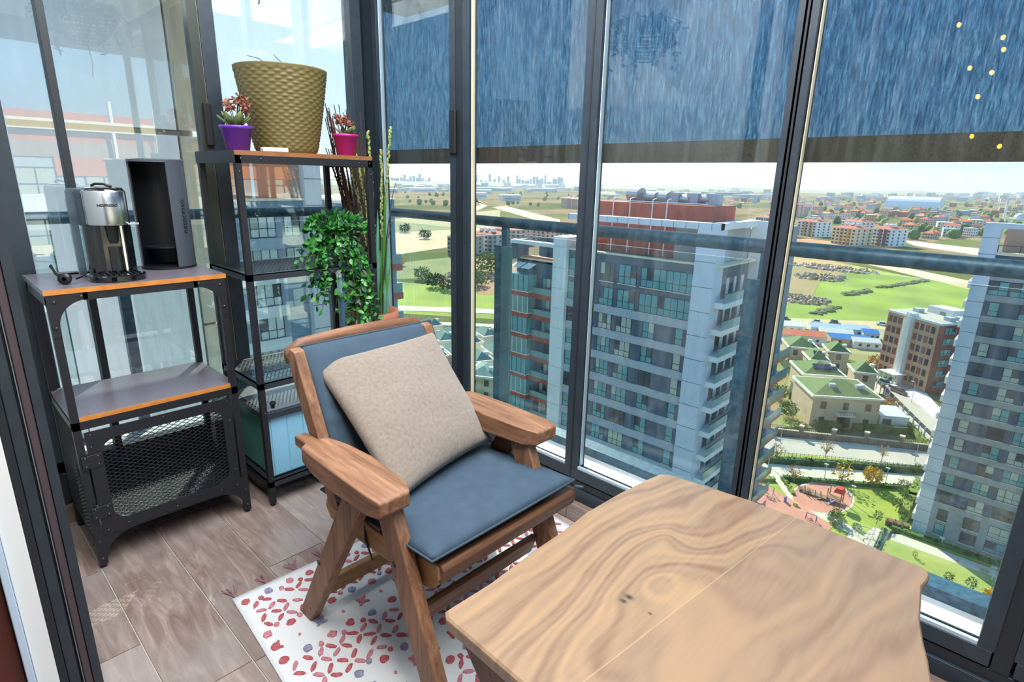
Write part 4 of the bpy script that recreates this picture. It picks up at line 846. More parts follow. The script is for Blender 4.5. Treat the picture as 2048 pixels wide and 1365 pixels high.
bank([(1690, 592), (1740, 582)], 5, 1.8, 'dark shrub bank across the middle of the green meadow'); bank([(1760, 576), (1855, 562)], 4, 1.3, 'thin shrub line continuing across the green meadow'); bank([(1630, 630), (1672, 615)], 4, 1.5, 'small dark shrub bank at the lower meadow edge'); bank([(1850, 640), (1925, 646)], 4, 1.2, 'brownish scrub beside the sand track'); bank([(1770, 500), (1700, 505)], 8, 1.5, 'scrub line under the balcony rail')
for x, y, r, m_, l in ((975, 545, 8, 2, 'tall yellow-green poplar in front of the red-roofed flats'), (800, 532, 4, 1, 'golden bush at the left meadow edge'), (845, 560, 5, 2, 'olive bush mass at the left meadow edge'), (870, 575, 5, 3, 'dark bush mass above the left meadow'), (935, 560, 6, 3, 'dark green bush mass right of the mullion'), (955, 572, 6, 2, 'olive bushes right of the mullion'), (895, 582, 4, 3, 'low dark bushes left of the mullion'), (810, 465, 6, 3, 'dark bushes above the balcony rail beside the grass blades'), (850, 478, 6, 3, 'dark bushes below the balcony rail beside the mullion')):
    tree(gp(x, y), r*1.5, r, CRG[m_], l, base=.3, dens=1.4, cat='shrub' if 'bush' in l else 'tree')
# ------------------------------------------------------------------ apartment blocks at the meadow edge
ROOFR = M('roof_red_tile', '#b3583f', .85, var=.12, vs=.5); AW = [M('flat_cream', '#e0d2b0', .8), M('flat_ochre', '#cf9c4e', .8), M('flat_red', '#9c3f3c', .8), M('flat_white', '#e2e2e0', .8), M('flat_grey', '#a9aaa8', .8), M('flat_pink', '#cdaea0', .8)]
def flats(px, py, wpx, dp, rows, cols, wm, am, label, side=3):
    p, q = at(px, py), at(px+wpx, py+wpx*.12); u = (q-p).normalized(); n = perp(u); w_ = (q-p).length; h = rows*3.1+.6
    t = villa(p, q, dp, h, label, ROOFR, wm, 0, 0, 3.2, False, 'apartment_block'); F = facade(p, u, n); F2 = facade(p, -n, -u); F3 = facade(q, -n, u)
    F(w_*.34, w_*.48, 0, h, 0, .5).obj('bay', am, t); F(w_*.62, w_*.80, 0, h, 0, .5).obj('bay', am, t)
    for r in range(rows):
        for c in range(cols): a = w_*(c+.5)/cols; F(a-1.1, a+1.1, .9+3.1*r, 2.6+3.1*r, .4, .56).obj('window', TDARK, t)
        for c in range(side): a = dp*(c+.5)/side; F3(a-1, a+1, .9+3.1*r, 2.6+3.1*r, 0, .1).obj('window', TDARK, t)
    for a in (.25, .5, .75): F(w_*a-1, w_*a+1, h+2, h+4.6, -dp*.5, -dp*.3).obj('chimney', AW[3], t)
    return t
flats(1592, 470, 38, 22, 5, 5, AW[3], AW[1], 'white block with ochre side bays and red roof, nearest the window frame')
flats(1661, 487, 46, 24, 5, 6, AW[0], AW[1], 'cream block with ochre bays and red roof at the meadow edge')
flats(1742, 490, 34, 24, 5, 5, AW[3], AW[2], 'white block with dark red wall panels beside the cream block')
flats(1680, 462, 40, 18, 4, 5, AW[3], AW[3], 'grey-white block with red roof behind the cream block')
flats(940, 500, 44, 20, 4, 6, AW[4], AW[3], 'grey five-storey flats with red roof right of the mullion'); flats(895, 508, 34, 22, 4, 4, AW[5], AW[4], 'pinkish flats with red roof partly behind the mullion'); flats(985, 486, 46, 20, 4, 6, AW[5], AW[5], 'pinkish flats behind the grey five-storey flats'); flats(1040, 478, 50, 20, 4, 6, AW[5], AW[4], 'long pinkish flats under the balcony rail'); flats(1110, 490, 40, 20, 4, 5, AW[5], AW[3], 'pinkish flats left of the middle tower top')
flats(1122, 415, 38, 30, 6, 9, AW[5], M('flat_salmon', '#c77a62', .8), 'salmon and white high block above the balcony rail left of the middle tower')
flats(1508, 468, 42, 25, 6, 8, AW[4], AW[5], 'grey-brown high flats directly right of the middle tower'); flats(1545, 430, 34, 25, 7, 7, AW[5], AW[0], 'pale high flats beside the window frame above the middle tower')
# mosque, domed hall
ms = thing('mosque', 'white mosque with slender minaret on the right-hand hillside', 'mosque', gp(2005, 448)); q = at(2005, 448)
MB().tube([q, q+Vector((0, 0, 32))], 1.7, 10).obj('minaret', TWT, ms); MB().lathe([(2.6, 0), (2.8, 1.5), (1.9, 1.6)], tuple(q+Vector((0, 0, 22))), 12).obj('minaret_balcony', TWT, ms); MB().lathe([(1.8, 0), (.1, 12)], tuple(q+Vector((0, 0, 32))), 10, caps=True).obj('minaret_spire', LPM, ms)
MB().box(q.x+6, q.x+34, q.y-8, q.y+16, q.z, q.z+10).obj('prayer_hall', TWT, ms); MB().lathe([(9, 0), (8.4, 3), (6.5, 6), (3.5, 8), (.1, 9)], (q.x+20, q.y+4, q.z+10), 24).obj('dome', LPM, ms)
dh = thing('domed_hall', 'long barrel-roofed white hall in the town below the horizon', 'building', gp(1775, 415)); q = at(1775, 416)
MB().loft([[(q.x+x, q.y+40*math.cos(a)-0, q.z+32*math.sin(a)) for a in [math.pi*k/14 for k in range(15)]] for x in (0, 120)]).obj('barrel_roof', M('hall_roof', '#c9d2d6', .5), dh, smooth=False)
MB().box(q.x-3, q.x, q.y-42, q.y+42, q.z, q.z+12).obj('end_wall', TWT, dh); MB().box(q.x+120, q.x+125, q.y-42, q.y+42, q.z, q.z+12).obj('end_wall', TWT, dh)
# ------------------------------------------------------------------ town houses
HW = [('white', M('house_white', '#e4e1da', .8)), ('cream', M('house_cream', '#dccdae', .8)), ('pale pink', M('house_pink', '#d3ab9c', .8)), ('grey', M('house_grey', '#a7a9aa', .8)), ('ochre', M('house_ochre', '#c79f62', .8)), ('pale blue', M('house_blue', '#a9bcc9', .8)), ('beige', M('house_beige', '#c2b096', .8)), ('brick', M('house_brick', '#a9634f', .8))]
HR = [('red hipped', ROOFR), ('orange hipped', RORG), ('flat grey', LPM), ('brown hipped', M('roof_brown', '#7d5546', .85)), ('flat pale', RWHT)]
HN = ['two-storey', 'three-storey', 'four-storey', 'low']
used_ = set(); HRN = random.Random(99); HMESH = {}
def locality(x, y):
    side = 'near the mosque' if x > 1930 else 'below the domed hall' if x > 1780 and y > 425 else 'around the domed hall' if x > 1740 else 'behind the cream apartment block' if x > 1620 else 'beyond the middle tower roof' if x > 1200 else 'above the salmon block'
    dep = 'lower slope' if y > 455 else 'mid slope' if y > 430 else 'upper slope' if y > 410 else 'hilltop'
    return side, dep
def house(x, y):
    side, dep = locality(x, y)
    for tr_ in range(200):
        w_ = HRN.choice(HW[:7] if tr_ > 3 else HW); r = HRN.choice(HR); s = HRN.choice(HN); k = (w_[0], r[0], s, side, dep)
        if k not in used_: break
    used_.add(k); fl_ = HN.index(s)+2 if s != 'low' else 1; far = 1.0
    L_ = HRN.uniform(10, 17); D_ = HRN.uniform(9, 13); h = 3*fl_+.5
    p = at(x, y); a = HRN.uniform(-.5, .5)-.2
    key = (w_[0], r[0], s, HRN.randrange(2))
    t = thing('town_house', '%s %s house with %s roof %s, %s' % (w_[0], s, r[0], side, dep), 'house', p, 'town houses on the far slope'); t.rotation_euler.z = a
    if key not in HMESH:
        wm = MB().box(-L_/2, L_/2, -D_/2, D_/2, 0, h).mesh('house_wall', w_[1])
        if 'flat' in r[0]: rm = MB().box(-L_/2-.3, L_/2+.3, -D_/2-.3, D_/2+.3, h, h+.6)
        else:
            rm = MB().add([(-L_/2-.6, -D_/2-.6, h), (L_/2+.6, -D_/2-.6, h), (L_/2+.6, D_/2+.6, h), (-L_/2-.6, D_/2+.6, h), (-L_/2+D_/2, 0, h+2.8), (L_/2-D_/2, 0, h+2.8)], [(0, 1, 5, 4), (1, 2, 5), (2, 3, 4, 5), (3, 0, 4), (3, 2, 1, 0)])
        wd = MB()
        for f_ in range(fl_):
            for c in range(4):
                xx = -L_/2+L_*(c+.5)/4; wd.box(xx-.8, xx+.8, -D_/2-.08, -D_/2, 1+3*f_, 2.4+3*f_); 
            for c in range(3): yy = -D_/2+D_*(c+.5)/3; wd.box(L_/2, L_/2+.08, yy-.7, yy+.7, 1+3*f_, 2.4+3*f_)
        HMESH[key] = (wm, rm.mesh('house_roof', r[1]), wd.mesh('house_windows', TDARK))
    for nm, me in zip(('wall', 'roof', 'window_rows'), HMESH[key]):
        o = bpy.data.objects.new(nm, me); COL.objects.link(o); o.parent = t
        if nm == 'window_rows': o['kind'] = 'stuff'
spots = []
for (sx_, sy_) in ((2000, 448), (2010, 448), (2020, 449), (1990, 448), (1780, 415), (1790, 415), (1800, 415), (1812, 416), (1825, 416)): spots.append(at(sx_, sy_))
def scatter(n_, x0, x1, y0, y1, fn, mind, excl=()):
    c = 0; tries = 0
    while c < n_ and tries < n_*40:
        tries += 1; x = HRN.uniform(x0, x1); y = HRN.uniform(y0, y1)
        if any(a <= x <= b and c_ <= y <= d for a, b, c_, d in excl): continue
        p = at(x, y)
        if any((p-q).length < mind for q in spots): continue
        spots.append(p); fn(x, y); c += 1
EXC = ((1585, 1800, 440, 505), (1770, 1830, 402, 420), (1990, 2030, 435, 460))
scatter(110, 1560, 2070, 400, 432, house, 18, EXC); scatter(48, 1740, 1960, 430, 476, house, 17, EXC); scatter(22, 1560, 1760, 418, 446, house, 20, ()); scatter(44, 1200, 1600, 398, 416, house, 24, EXC); scatter(10, 1960, 2070, 425, 455, house, 20, EXC)
house(1805, 470); house(1860, 478); house(1895, 474); house(1930, 462)
TM = []
for m_ in (CRG[3], CRG[0], CRG[2]):
    mb = MB(); 
    for k in range(7): mb.ball((TRR.uniform(-2, 2), TRR.uniform(-2, 2), TRR.uniform(2, 5)), TRR.uniform(1.8, 3.2), 6, (1, 1, 1))
    TM.append(mb.mesh('far_crown', m_))
def ftree(x, y):
    p = at(x, y); t = bpy.data.objects.new('tree', HRN.choice(TM)); COL.objects.link(t); t.location = p; s = HRN.uniform(.9, 1.9); t.scale = (s, s, s*.9)
    sd_, dp_ = locality(x, y); tag(t, 'dark round tree %s, %s' % (sd_, dp_), 'tree', 'far trees '+sd_+', '+dp_)
scatter(150, 1560, 2070, 398, 482, ftree, 9, ((1585, 1790, 455, 505), (1800, 1960, 480, 500)))
scatter(45, 750, 1200, 386, 415, ftree, 14, ()); scatter(25, 1200, 1600, 396, 420, ftree, 14, ())
# warehouses, far town, skyline, ridges
def farbox(name, px, py, wpx, dp, h, mt, label, cat='building', group=None):
    p, q = at(px, py), at(px+wpx, py+wpx*.015); u = (q-p).normalized(); n = perp(u); F = facade(p, u, n); w_ = (q-p).length
    t = thing(name, label, cat, p, group); [spots.append(p.lerp(q, k_/8)-n*dp*j_) for k_ in range(9) for j_ in (0, .5, 1)]; F(0, w_, 0, h, -dp, 0).obj('wall', mt, t); F(-1, w_+1, h, h+h*.08, -dp-1, 1).obj('flat_roof', RWHT, t)
    F(w_*.1, w_*.9, h*.3, h*.5, 0, .3).obj('window_band', TBL, t)
for k, (x, y, w_, l) in enumerate(((822, 384, 52, 'above the left meadow'), (770, 386, 26, 'beside the green grain spikes'), (838, 378, 30, 'behind the long one left of the mullion'), (942, 388, 42, 'right of the mullion, with blue wall'), (945, 382, 78, 'longest one right of the mullion'), (1060, 383, 52, 'with grey roof near the salmon block'), (950, 396, 24, 'low one beside the forked track'), (1005, 402, 36, 'row of small halls beyond the forked track'), (1030, 376, 40, 'far one under the skyline'), (880, 372, 20, 'far one close to the mullion'))): farbox('warehouse', x, y, w_, 60, 14, (TWT, LPM, RPAL)[k % 3], 'long white warehouse '+l)
for k, (x, y, w_, l) in enumerate(((1415, 392, 70, 'long dark green hall on the skyline right of the roof units'), (1370, 396, 40, 'group of grey halls behind the roof drums'), (1800, 402, 60, 'flat pale hall right of the domed hall'), (1480, 398, 46, 'grey hall above the rooftop corner'))): farbox('hall', x, y, w_, 50, 16, (TDG, LPM, RWHT, TLG)[k], l)
FT = [M('far_white', '#d9d9d6', .9), M('far_cream', '#cdc4b2', .9), M('far_grey', '#a8acb0', .9)]
FM = [[MB().box(-a, a, -12, 12, 0, h).mesh('far_block', m_) for a, h in ((14, 12), (10, 20), (22, 9))] for m_ in FT]
def fblock(x, y):
    p = at(x, y); o = bpy.data.objects.new('distant_building', HRN.choice(HRN.choice(FM))); COL.objects.link(o); o.location = p; s = min(2.2, p.length/2600); o.scale = (s, s, s); o.rotation_euler.z = HRN.uniform(-.4, .4)
    tag(o, 'small pale building in the hazy distance under the horizon', 'building', 'hazy distant buildings')
scatter(90, 1640, 2070, 395, 403, fblock, 75, ()); scatter(60, 760, 1200, 374, 386, fblock, 80, ()); scatter(45, 1200, 1600, 386, 398, fblock, 75, ())
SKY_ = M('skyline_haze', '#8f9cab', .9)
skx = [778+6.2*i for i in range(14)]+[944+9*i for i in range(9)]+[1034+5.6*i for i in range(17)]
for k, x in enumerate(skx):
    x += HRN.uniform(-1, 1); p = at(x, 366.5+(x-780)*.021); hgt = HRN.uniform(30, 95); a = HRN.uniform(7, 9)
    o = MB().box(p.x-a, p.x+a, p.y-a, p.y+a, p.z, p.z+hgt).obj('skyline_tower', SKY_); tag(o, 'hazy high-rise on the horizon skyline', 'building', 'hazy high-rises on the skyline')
RID = M('far_ridge', '#7f8a70', 1)
def ridge(x0, x1, y, h, name, seed):
    V = []; n_ = 60
    for i in range(n_+1):
        x = x0+(x1-x0)*i/n_; p = at(x, y+(x-1200)*.021); e_ = math.sin(math.pi*i/n_)**.5; z = h*e_*(.55+.45*mnoise.noise(Vector((i*.17, seed, 0)))+.35)
        d = Vector((p.x, p.y, 0)).normalized()*220
        V.append([p-d, p-d*.4+Vector((0, 0, z*.75)), p+Vector((0, 0, z)), p+d*.5+Vector((0, 0, z*.7)), p+d])
    mb = MB(); mb.loft(V, caps=True, closed=False); o = mb.obj(name, RID, smooth=True); struct(o)
ridge(1120, 1700, 377, 34, 'hill', 1); ridge(1450, 2300, 375.5, 30, 'hill', 5); ridge(600, 1300, 376, 26, 'hill', 9); ridge(1180, 1560, 386, 14, 'hill', 13); ridge(400, 900, 380, 20, 'hill', 15)
# ------------------------------------------------------------------ haze over the plain
if HAZE:
    mt = bpy.data.materials.new('haze_air'); mt.use_nodes = True; n = mt.node_tree.nodes; n.clear(); vo = n.new('ShaderNodeVolumeScatter'); ou = n.new('ShaderNodeOutputMaterial')
    vo.inputs['Color'].default_value = (.40, .50, .60, 1); vo.inputs['Density'].default_value = HAZE; vo.inputs['Anisotropy'].default_value = .25; mt.node_tree.links.new(vo.outputs[0], ou.inputs['Volume'])
    hz = MB().box(-9500, 6000, 135, 7500, G0-2, 120).obj('haze', mt); tag(hz, 'thin whitish haze lying over the plain towards the horizon', 'haze', None, 'stuff')
# ------------------------------------------------------------------ table
def walnut():
    mt, t, n, l, b = _nodes('walnut_top')
    tc = n.new('ShaderNodeTexCoord'); sep = n.new('ShaderNodeSeparateXYZ'); l.new(tc.outputs['Object'], sep.inputs[0])
    def mth(op, a, bb=None, cc=None):
        q = n.new('ShaderNodeMath'); q.operation = op
        for i, v in enumerate((a, bb, cc)):
            if v is None: continue
            if isinstance(v, (int, float)): q.inputs[i].default_value = v
            else: l.new(v, q.inputs[i])
        return q.outputs[0]
    X, Y = sep.outputs[0], sep.outputs[1]
    mp = n.new('ShaderNodeMapping'); mp.inputs['Scale'].default_value = (4.2, 1.5, 1); l.new(tc.outputs['Object'], mp.inputs[0])
    nz = n.new('ShaderNodeTexNoise'); nz.inputs['Scale'].default_value = 1.5; nz.inputs['Detail'].default_value = 2.5; nz.inputs['Roughness'].default_value = .45; l.new(mp.outputs[0], nz.inputs['Vector'])
    # growth field: across the slab plus bumps at the knots
    fld = mth('MULTIPLY_ADD', nz.outputs['Fac'], .20, mth('ADD', mth('MULTIPLY', X, 1.0), mth('MULTIPLY', Y, -.10)))
    for (kx, ky, s, a) in KNOTS:
        dx = mth('SUBTRACT', X, kx); dy = mth('MULTIPLY', mth('SUBTRACT', Y, ky), .75)
        r2 = mth('ADD', mth('MULTIPLY', dx, dx), mth('MULTIPLY', dy, dy))
        fld = mth('ADD', fld, mth('MULTIPLY', mth('EXPONENT', mth('MULTIPLY', r2, -1/(s*s))), a))
    ring = mth('SINE', mth('MULTIPLY', fld, 175)); ring2 = mth('SINE', mth('MULTIPLY', fld, 62))
    rr = mth('MULTIPLY_ADD', ring, .075, mth('MULTIPLY_ADD', ring2, .10, .5))
    m4 = n.new('ShaderNodeMapping'); m4.inputs['Scale'].default_value = (60, 5, 1); m4.inputs['Rotation'].default_value = (0, 0, .25); l.new(tc.outputs['Object'], m4.inputs[0])
    n4 = n.new('ShaderNodeTexNoise'); n4.inputs['Scale'].default_value = 2; n4.inputs['Detail'].default_value = 6; l.new(m4.outputs[0], n4.inputs['Vector'])
    n5 = n.new('ShaderNodeTexNoise'); n5.inputs['Scale'].default_value = 2.4; n5.inputs['Detail'].default_value = 3; l.new(tc.outputs['Object'], n5.inputs['Vector'])
    rr = mth('ADD', rr, mth('MULTIPLY_ADD', n4.outputs['Fac'], .34, -.17)); rr = mth('ADD', rr, mth('MULTIPLY_ADD', n5.outputs['Fac'], .36, -.18))
    r = n.new('ShaderNodeValToRGB'); l.new(rr, r.inputs[0]); e = r.color_ramp.elements
    e[0].position = .05; e[0].color = lin('#5f4838'); e[1].position = .95; e[1].color = lin('#a08464')
    for p, c in ((.3, '#745c4b'), (.5, '#87705a'), (.7, '#957a5e')): q = e.new(p); q.color = lin(c)
    # paler sapwood at the far-left edge
    sw = n.new('ShaderNodeMapRange'); sw.inputs['From Min'].default_value = -.30; sw.inputs['From Max'].default_value = -.43; sw.interpolation_type = 'SMOOTHSTEP'
    l.new(mth('ADD', X, mth('MULTIPLY_ADD', nz.outputs['Fac'], .25, -.12)), sw.inputs['Value'])
    mx = n.new('ShaderNodeMix'); mx.data_type = 'RGBA'; mx.inputs[7].default_value = lin('#bb9468'); l.new(mth('MULTIPLY', sw.outputs[0], .55), mx.inputs[0]); l.new(r.outputs[0], mx.inputs[6])
    # second plank of the glued slab, a shade greyer, with a thin seam
    (ax, ay), (bx, by) = tl(1595, 1035), tl(1300, 1262); dl = math.hypot(bx-ax, by-ay); nx_, ny_ = -(by-ay)/dl, (bx-ax)/dl
    sdist = mth('ADD', mth('MULTIPLY', mth('SUBTRACT', X, ax), nx_), mth('MULTIPLY', mth('SUBTRACT', Y, ay), ny_))
    pm = mth('GREATER_THAN', sdist, 0); m9 = n.new('ShaderNodeMix'); m9.data_type = 'RGBA'; m9.inputs[7].default_value = lin('#7a6656')
    l.new(mth('MULTIPLY', pm, .38), m9.inputs[0]); l.new(mx.outputs[2], m9.inputs[6])
    sm = mth('LESS_THAN', mth('ABSOLUTE', sdist), .0011); m10 = n.new('ShaderNodeMix'); m10.data_type = 'RGBA'; m10.inputs[7].default_value = lin('#b39a7c')
    l.new(mth('MULTIPLY', sm, .35), m10.inputs[0]); l.new(m9.outputs[2], m10.inputs[6])
    last = m10.outputs[2]
    for (kx, ky, s) in HOLES:
        dx = mth('SUBTRACT', X, kx); dy = mth('MULTIPLY', mth('SUBTRACT', Y, ky), 1.5)
        r2 = mth('ADD', mth('MULTIPLY', dx, dx), mth('MULTIPLY', dy, dy)); fa = mth('EXPONENT', mth('MULTIPLY', r2, -1/(s*s)))
        m_ = n.new('ShaderNodeMix'); m_.data_type = 'RGBA'; m_.inputs[7].default_value = lin('#2a2622'); l.new(fa, m_.inputs[0]); l.new(last, m_.inputs[6]); last = m_.outputs[2]
    l.new(last, b.inputs['Base Color']); b.inputs['Roughness'].default_value = .34; b.inputs['Specular IOR Level'].default_value = .45
    bp = n.new('ShaderNodeBump'); bp.inputs['Strength'].default_value = .06; bp.inputs['Distance'].default_value = .002; l.new(n4.outputs['Fac'], bp.inputs['Height']); l.new(bp.outputs[0], b.inputs['Normal'])
    return mt
TZ = .48; TC = Vector((-.36, 1.0, TZ))
def tl(px, py): q = at(px, py, TZ)-TC; return (q.x, q.y)
KNOTS = [tl(1331, 1078)+(.030, .05), tl(1312, 1166)+(.034, .06), tl(1255, 1196)+(.05, .05), tl(1400, 1075)+(.09, -.14), tl(1330, 1130)+(.16, .22), tl(1180, 1290)+(.10, .10), tl(1520, 1110)+(.07, .09)]
HOLES = [tl(1258, 1195)+(.010,), tl(1247, 1203)+(.008,), tl(1300, 1228)+(.004,)]
outl = [(-.716, .586), (-.712, .70), (-.721, .862), (-.722, .96), (-.730, 1.06), (-.722, 1.20), (-.708, 1.32), (-.698, 1.37), (-.68, 1.388), (-.46, 1.418), (-.22, 1.423), (-.075, 1.418), (-.062, 1.411), (-.058, 1.395), (-.059, 1.372), (-.064, 1.343), (-.057, 1.291), (-.048, 1.222), (-.034, 1.165), (-.019, 1.116), (-.006, 1.062), (.012, .97), (.02, .86), (.012, .74), (.0, .66), (-.012, .585), (-.03, .568), (-.50, .569), (-.70, .575)]
tb = thing('coffee_table', 'live-edge walnut slab table with swirling grain beside the wooden armchair', 'table', (-.36, 1.0, 0))
mb = MB(); rings = []
for z, s in ((0, .988), (-.004, .998), (-.008, 1.0), (-.03, .993), (-.038, .98)):
    rings.append([((x-TC.x)*s, (y-TC.y)*s, z) for x, y in outl])
mb.loft(rings); top = mk('tabletop', mb.mesh('tabletop', walnut()), None)
top.location = TC; top.parent = tb; top.matrix_parent_inverse = Matrix.Translation(-tb.location)
DKW = woodmat('walnut_side', '#3b241a', '#5a3a29', '#6b4833', .5, 'Z')
# slanting slab legs, drawn in under the top
for s, yA, yB in ((1, .60, .66), (-1, 1.30, 1.36)):
    q = [(-.700, yA, TZ-.038), (-.20, yA, TZ-.038), (-.22, yA+.03*s, 0), (-.42, yA+.03*s, 0)]
    q2 = [(x, y+.05, z) for x, y, z in q]
    MB().loft([q, q2]).obj('leg', DKW, tb, bevel=.004)
MB().box(-.40, -.28, .66, 1.30, TZ-.10, TZ-.04).obj('stretcher', DKW, tb, bevel=.004)
# ------------------------------------------------------------------ armchair
WD = woodmat('teak', '#5c3f2e', '#7e5a42', '#99745a', .5, 'X'); WDZ = woodmat('teak_upright', '#5c3f2e', '#7e5a42', '#99745a', .5, 'Z')
WDY = woodmat('teak_cross', '#543827', '#714e38', '#8a634a', .5, 'Y'); WDP = woodmat('teak_pale', '#80603f', '#9c7850', '#ad8a60', .5, 'X')
ch = thing('folding_armchair', 'teak folding armchair with slatted back standing on the patterned rug', 'chair', (-1.12, .906, 0))
YC = .906
def mir(y, s): return y if s < 0 else 2*YC-y
for s in (-1, 1):
    sec = [(-1.405, .630, .664, .570, .600), (-1.335, .628, .666, .568, .603), (-1.318, .606, .690, .560, .604), (-1.25, .600, .705, .550, .605), (-1.15, .597, .712, .545, .605), (-1.0, .597, .702, .550, .603), (-.962, .601, .688, .556, .600), (-.955, .604, .684, .562, .596)]
    arm = MB().loft([[(x, mir(a, s), z0), (x, mir(b, s), z0), (x, mir(b, s), z1), (x, mir(a, s), z1)] for x, a, b, z0, z1 in sec]).obj('armrest', WD, ch, bevel=.005)
    MB().cyl((-1.392, mir(.6295, s), .585), .001, 0, .001).obj('peg', DKW, arm)
    def leg(pts, y0, y1, name, mt=WDZ):
        o = MB().extr([(x, mir(y0, s), z) for x, z in pts], (0, (y1-y0)*(1 if s < 0 else -1), 0)).obj(name, mt, ch, bevel=.004); return o
    lg = leg([(-1.150, .525), (-1.128, .552), (-1.075, .556), (-1.062, .53), (-1.388, .0), (-1.452, .0)], .620, .652, 'leg')
    for bx, bz in ((-1.126, .525), (-1.298, .258)):
        MB().lathe([(.001, 0), (.007, 0), (.006, .003), (.001, .004)], (0, 0, 0), 12).mesh
        c = MB(); c.obox((bx, mir(.619, s), bz), ((1, 0, 0), (0, 1, 0), (0, 0, 1)), .006, .003, .006); c.obj('bolt', BOLT, lg, bevel=.002)
    lg = leg([(-1.062, .535), (-1.045, .56), (-1.0, .56), (-.985, .535), (-.775, 0), (-.852, 0)], .655, .688, 'leg')
    c = MB(); c.obox((-.988, mir(.654, s), .40), ((1, 0, 0), (0, 1, 0), (0, 0, 1)), .006, .003, .006); c.obj('bolt', BOLT, lg, bevel=.002)
    leg([(-1.385, .365), (-1.375, .395), (-1.34, .405), (-1.1, .408), (-.885, .432), (-.872, .428), (-.868, .40), (-.895, .362), (-.92, .352), (-1.3, .328), (-1.36, .335)], .695, .728, 'seat_rail', WDP)
    leg([(-1.262, .425), (-1.275, .405), (-1.31, .41), (-1.478, .765), (-1.487, .80), (-1.47, .825), (-1.445, .82), (-1.41, .745)], .668, .700, 'back_stile')
MB().extr([(-.900, .70, .385), (-.868, .70, .385), (-.858, .70, .425), (-.866, .70, .436), (-.90, .70, .432)], (0, .495, 0)).obj('seat_slat', WDY, ch, bevel=.004)
for k in range(6):
    x = -.97-.07*k; MB().box(x-.05, x, .697, 1.115, .414-.003*k, .428-.003*k).obj('seat_slat', WDY, ch, bevel=.003)
bd = Vector((-.205, 0, .39)).normalized(); bn = Vector((bd.z, 0, -bd.x))
for k in range(5):
    c = Vector((-1.305, YC, .455))+bd*(.075*k)-bn*.012; MB().obox(c, (bd, (0, 1, 0), bn), .028, .205, .008).obj('back_slat', WDY, ch, bevel=.003)
# top rail of the back, rounded
pts = []
for k in range(13):
    t = k/12; y = .668+(1.145-.668)*t; pts.append((t, y))
mb = MB(); R_ = []
for t, y in pts:
    dz = .812+.012*math.sin(math.pi*t)-(.016 if t in (0, 1) else 0); hw = .021 if t in (0, 1) else .027
    R_.append([(-1.488+(-.006+hw*math.cos(a)*.62), y, dz+hw*math.sin(a)) for a in [2*math.pi*j/12 for j in range(12)]])
mb.loft(R_).obj('back_top_rail', WDY, ch, smooth=True)
MB().extr([(-.982, .688, .210), (-.962, .688, .210), (-.940, .688, .272), (-.962, .688, .274)], (0, .436, 0)).obj('stretcher', WDY, ch, bevel=.003)
MB().box(-1.415, -1.392, .652, 1.16, .055, .105).obj('stretcher', WDP, ch, bevel=.003)
# blue cushion, seat and back part
BLUE = M('blue_canvas', '#35495b', .85, var=.08, vs=30, bump=.35, bs=900)
BLUE2 = M('blue_piping', '#31424f', .85, bump=.2, bs=900)
def pad(name, o, ux, uy, un, lx, ly, th, parent, mt, nx=34, ny=34, seed=0, sag=0.0, wr=.0025):
    """soft cushion: o corner, ux/uy unit edges with lengths lx/ly, un outward normal"""
    o, ux, uy, un = [Vector(q) for q in (o, ux, uy, un)]; V = []; F = []
    def prof(u, v): return (max(0, 1-abs(2*u-1)**5)*max(0, 1-abs(2*v-1)**5))**.5
    for side in (1, -1):
        for j in range(ny+1):
            for i in range(nx+1):
                u = i/nx; v = j/ny; pf = prof(u, v)
                nn = mnoise.noise(Vector((u*6+seed, v*6, seed)))*wr*2*pf
                ed = max(abs(2*u-1), abs(2*v-1))
                wv = (mnoise.noise(Vector((u*22, v*5+seed, 1)))*wr*1.6 if ed > .75 else 0)*pf
                p = o+ux*(u*lx)+uy*(v*ly)+un*(th/2+side*th/2*pf+nn+(wv if side > 0 else 0)-sag*math.sin(math.pi*u)*math.sin(math.pi*v))
                V.append(p)
    n1 = (nx+1)*(ny+1)
    for j in range(ny):
        for i in range(nx):
            a = j*(nx+1)+i; q = (a, a+1, a+nx+2, a+nx+1); F.append(q); F.append(tuple(n1+k for k in reversed(q)))
    mb = MB(); mb.add(V, F); me = mb.mesh(name, mt)
    bm = bmesh.new(); bm.from_mesh(me); bmesh.ops.remove_doubles(bm, verts=bm.verts, dist=1e-5); bmesh.ops.recalc_face_normals(bm, faces=bm.faces); bm.to_mesh(me); bm.free()
    ob = mk(name, me, parent, smooth=True)
    loop = [o+un*(th/2)+ux*(a*lx)+uy*(b*ly) for a, b in [(0, 0), (.5, 0), (1, 0), (1, .5), (1, 1), (.5, 1), (0, 1), (0, .5), (0, 0)]]
    return ob, loop
cu = thing('chair_cushion', 'hinged dark blue canvas cushion laid over the seat and back of the armchair', 'cushion', (-1.12, .906, .43))
o1, lp1 = pad('seat_pad', (-1.355, .672, .408), (.9985, 0, .055), (0, 1, 0), (-.055, 0, .9985), .495, .512, .060, cu, BLUE, seed=3)
MB().tube(lp1, .0035, 8).obj('piping', BLUE2, o1, smooth=True)
o2, lp2 = pad('back_pad', Vector((-1.300, .694, .44))+bn*.004, bd, (0, 1, 0), bn, .42, .462, .050, cu, BLUE, seed=9)
MB().tube(lp2, .0035, 8).obj('piping', BLUE2, o2, smooth=True)
MB().bar((-.862, 1.184, .447), (-.835, 1.19, .452), .010, .004).obj('corner_loop', BLUE2, o1)
MB().tube([(-1.18, .70, .40), (-1.165, .69, .36), (-1.155, .70, .30)], .005, 6, .4).obj('tie_strap', M('strap_dark', '#2e2622', .8), cu)
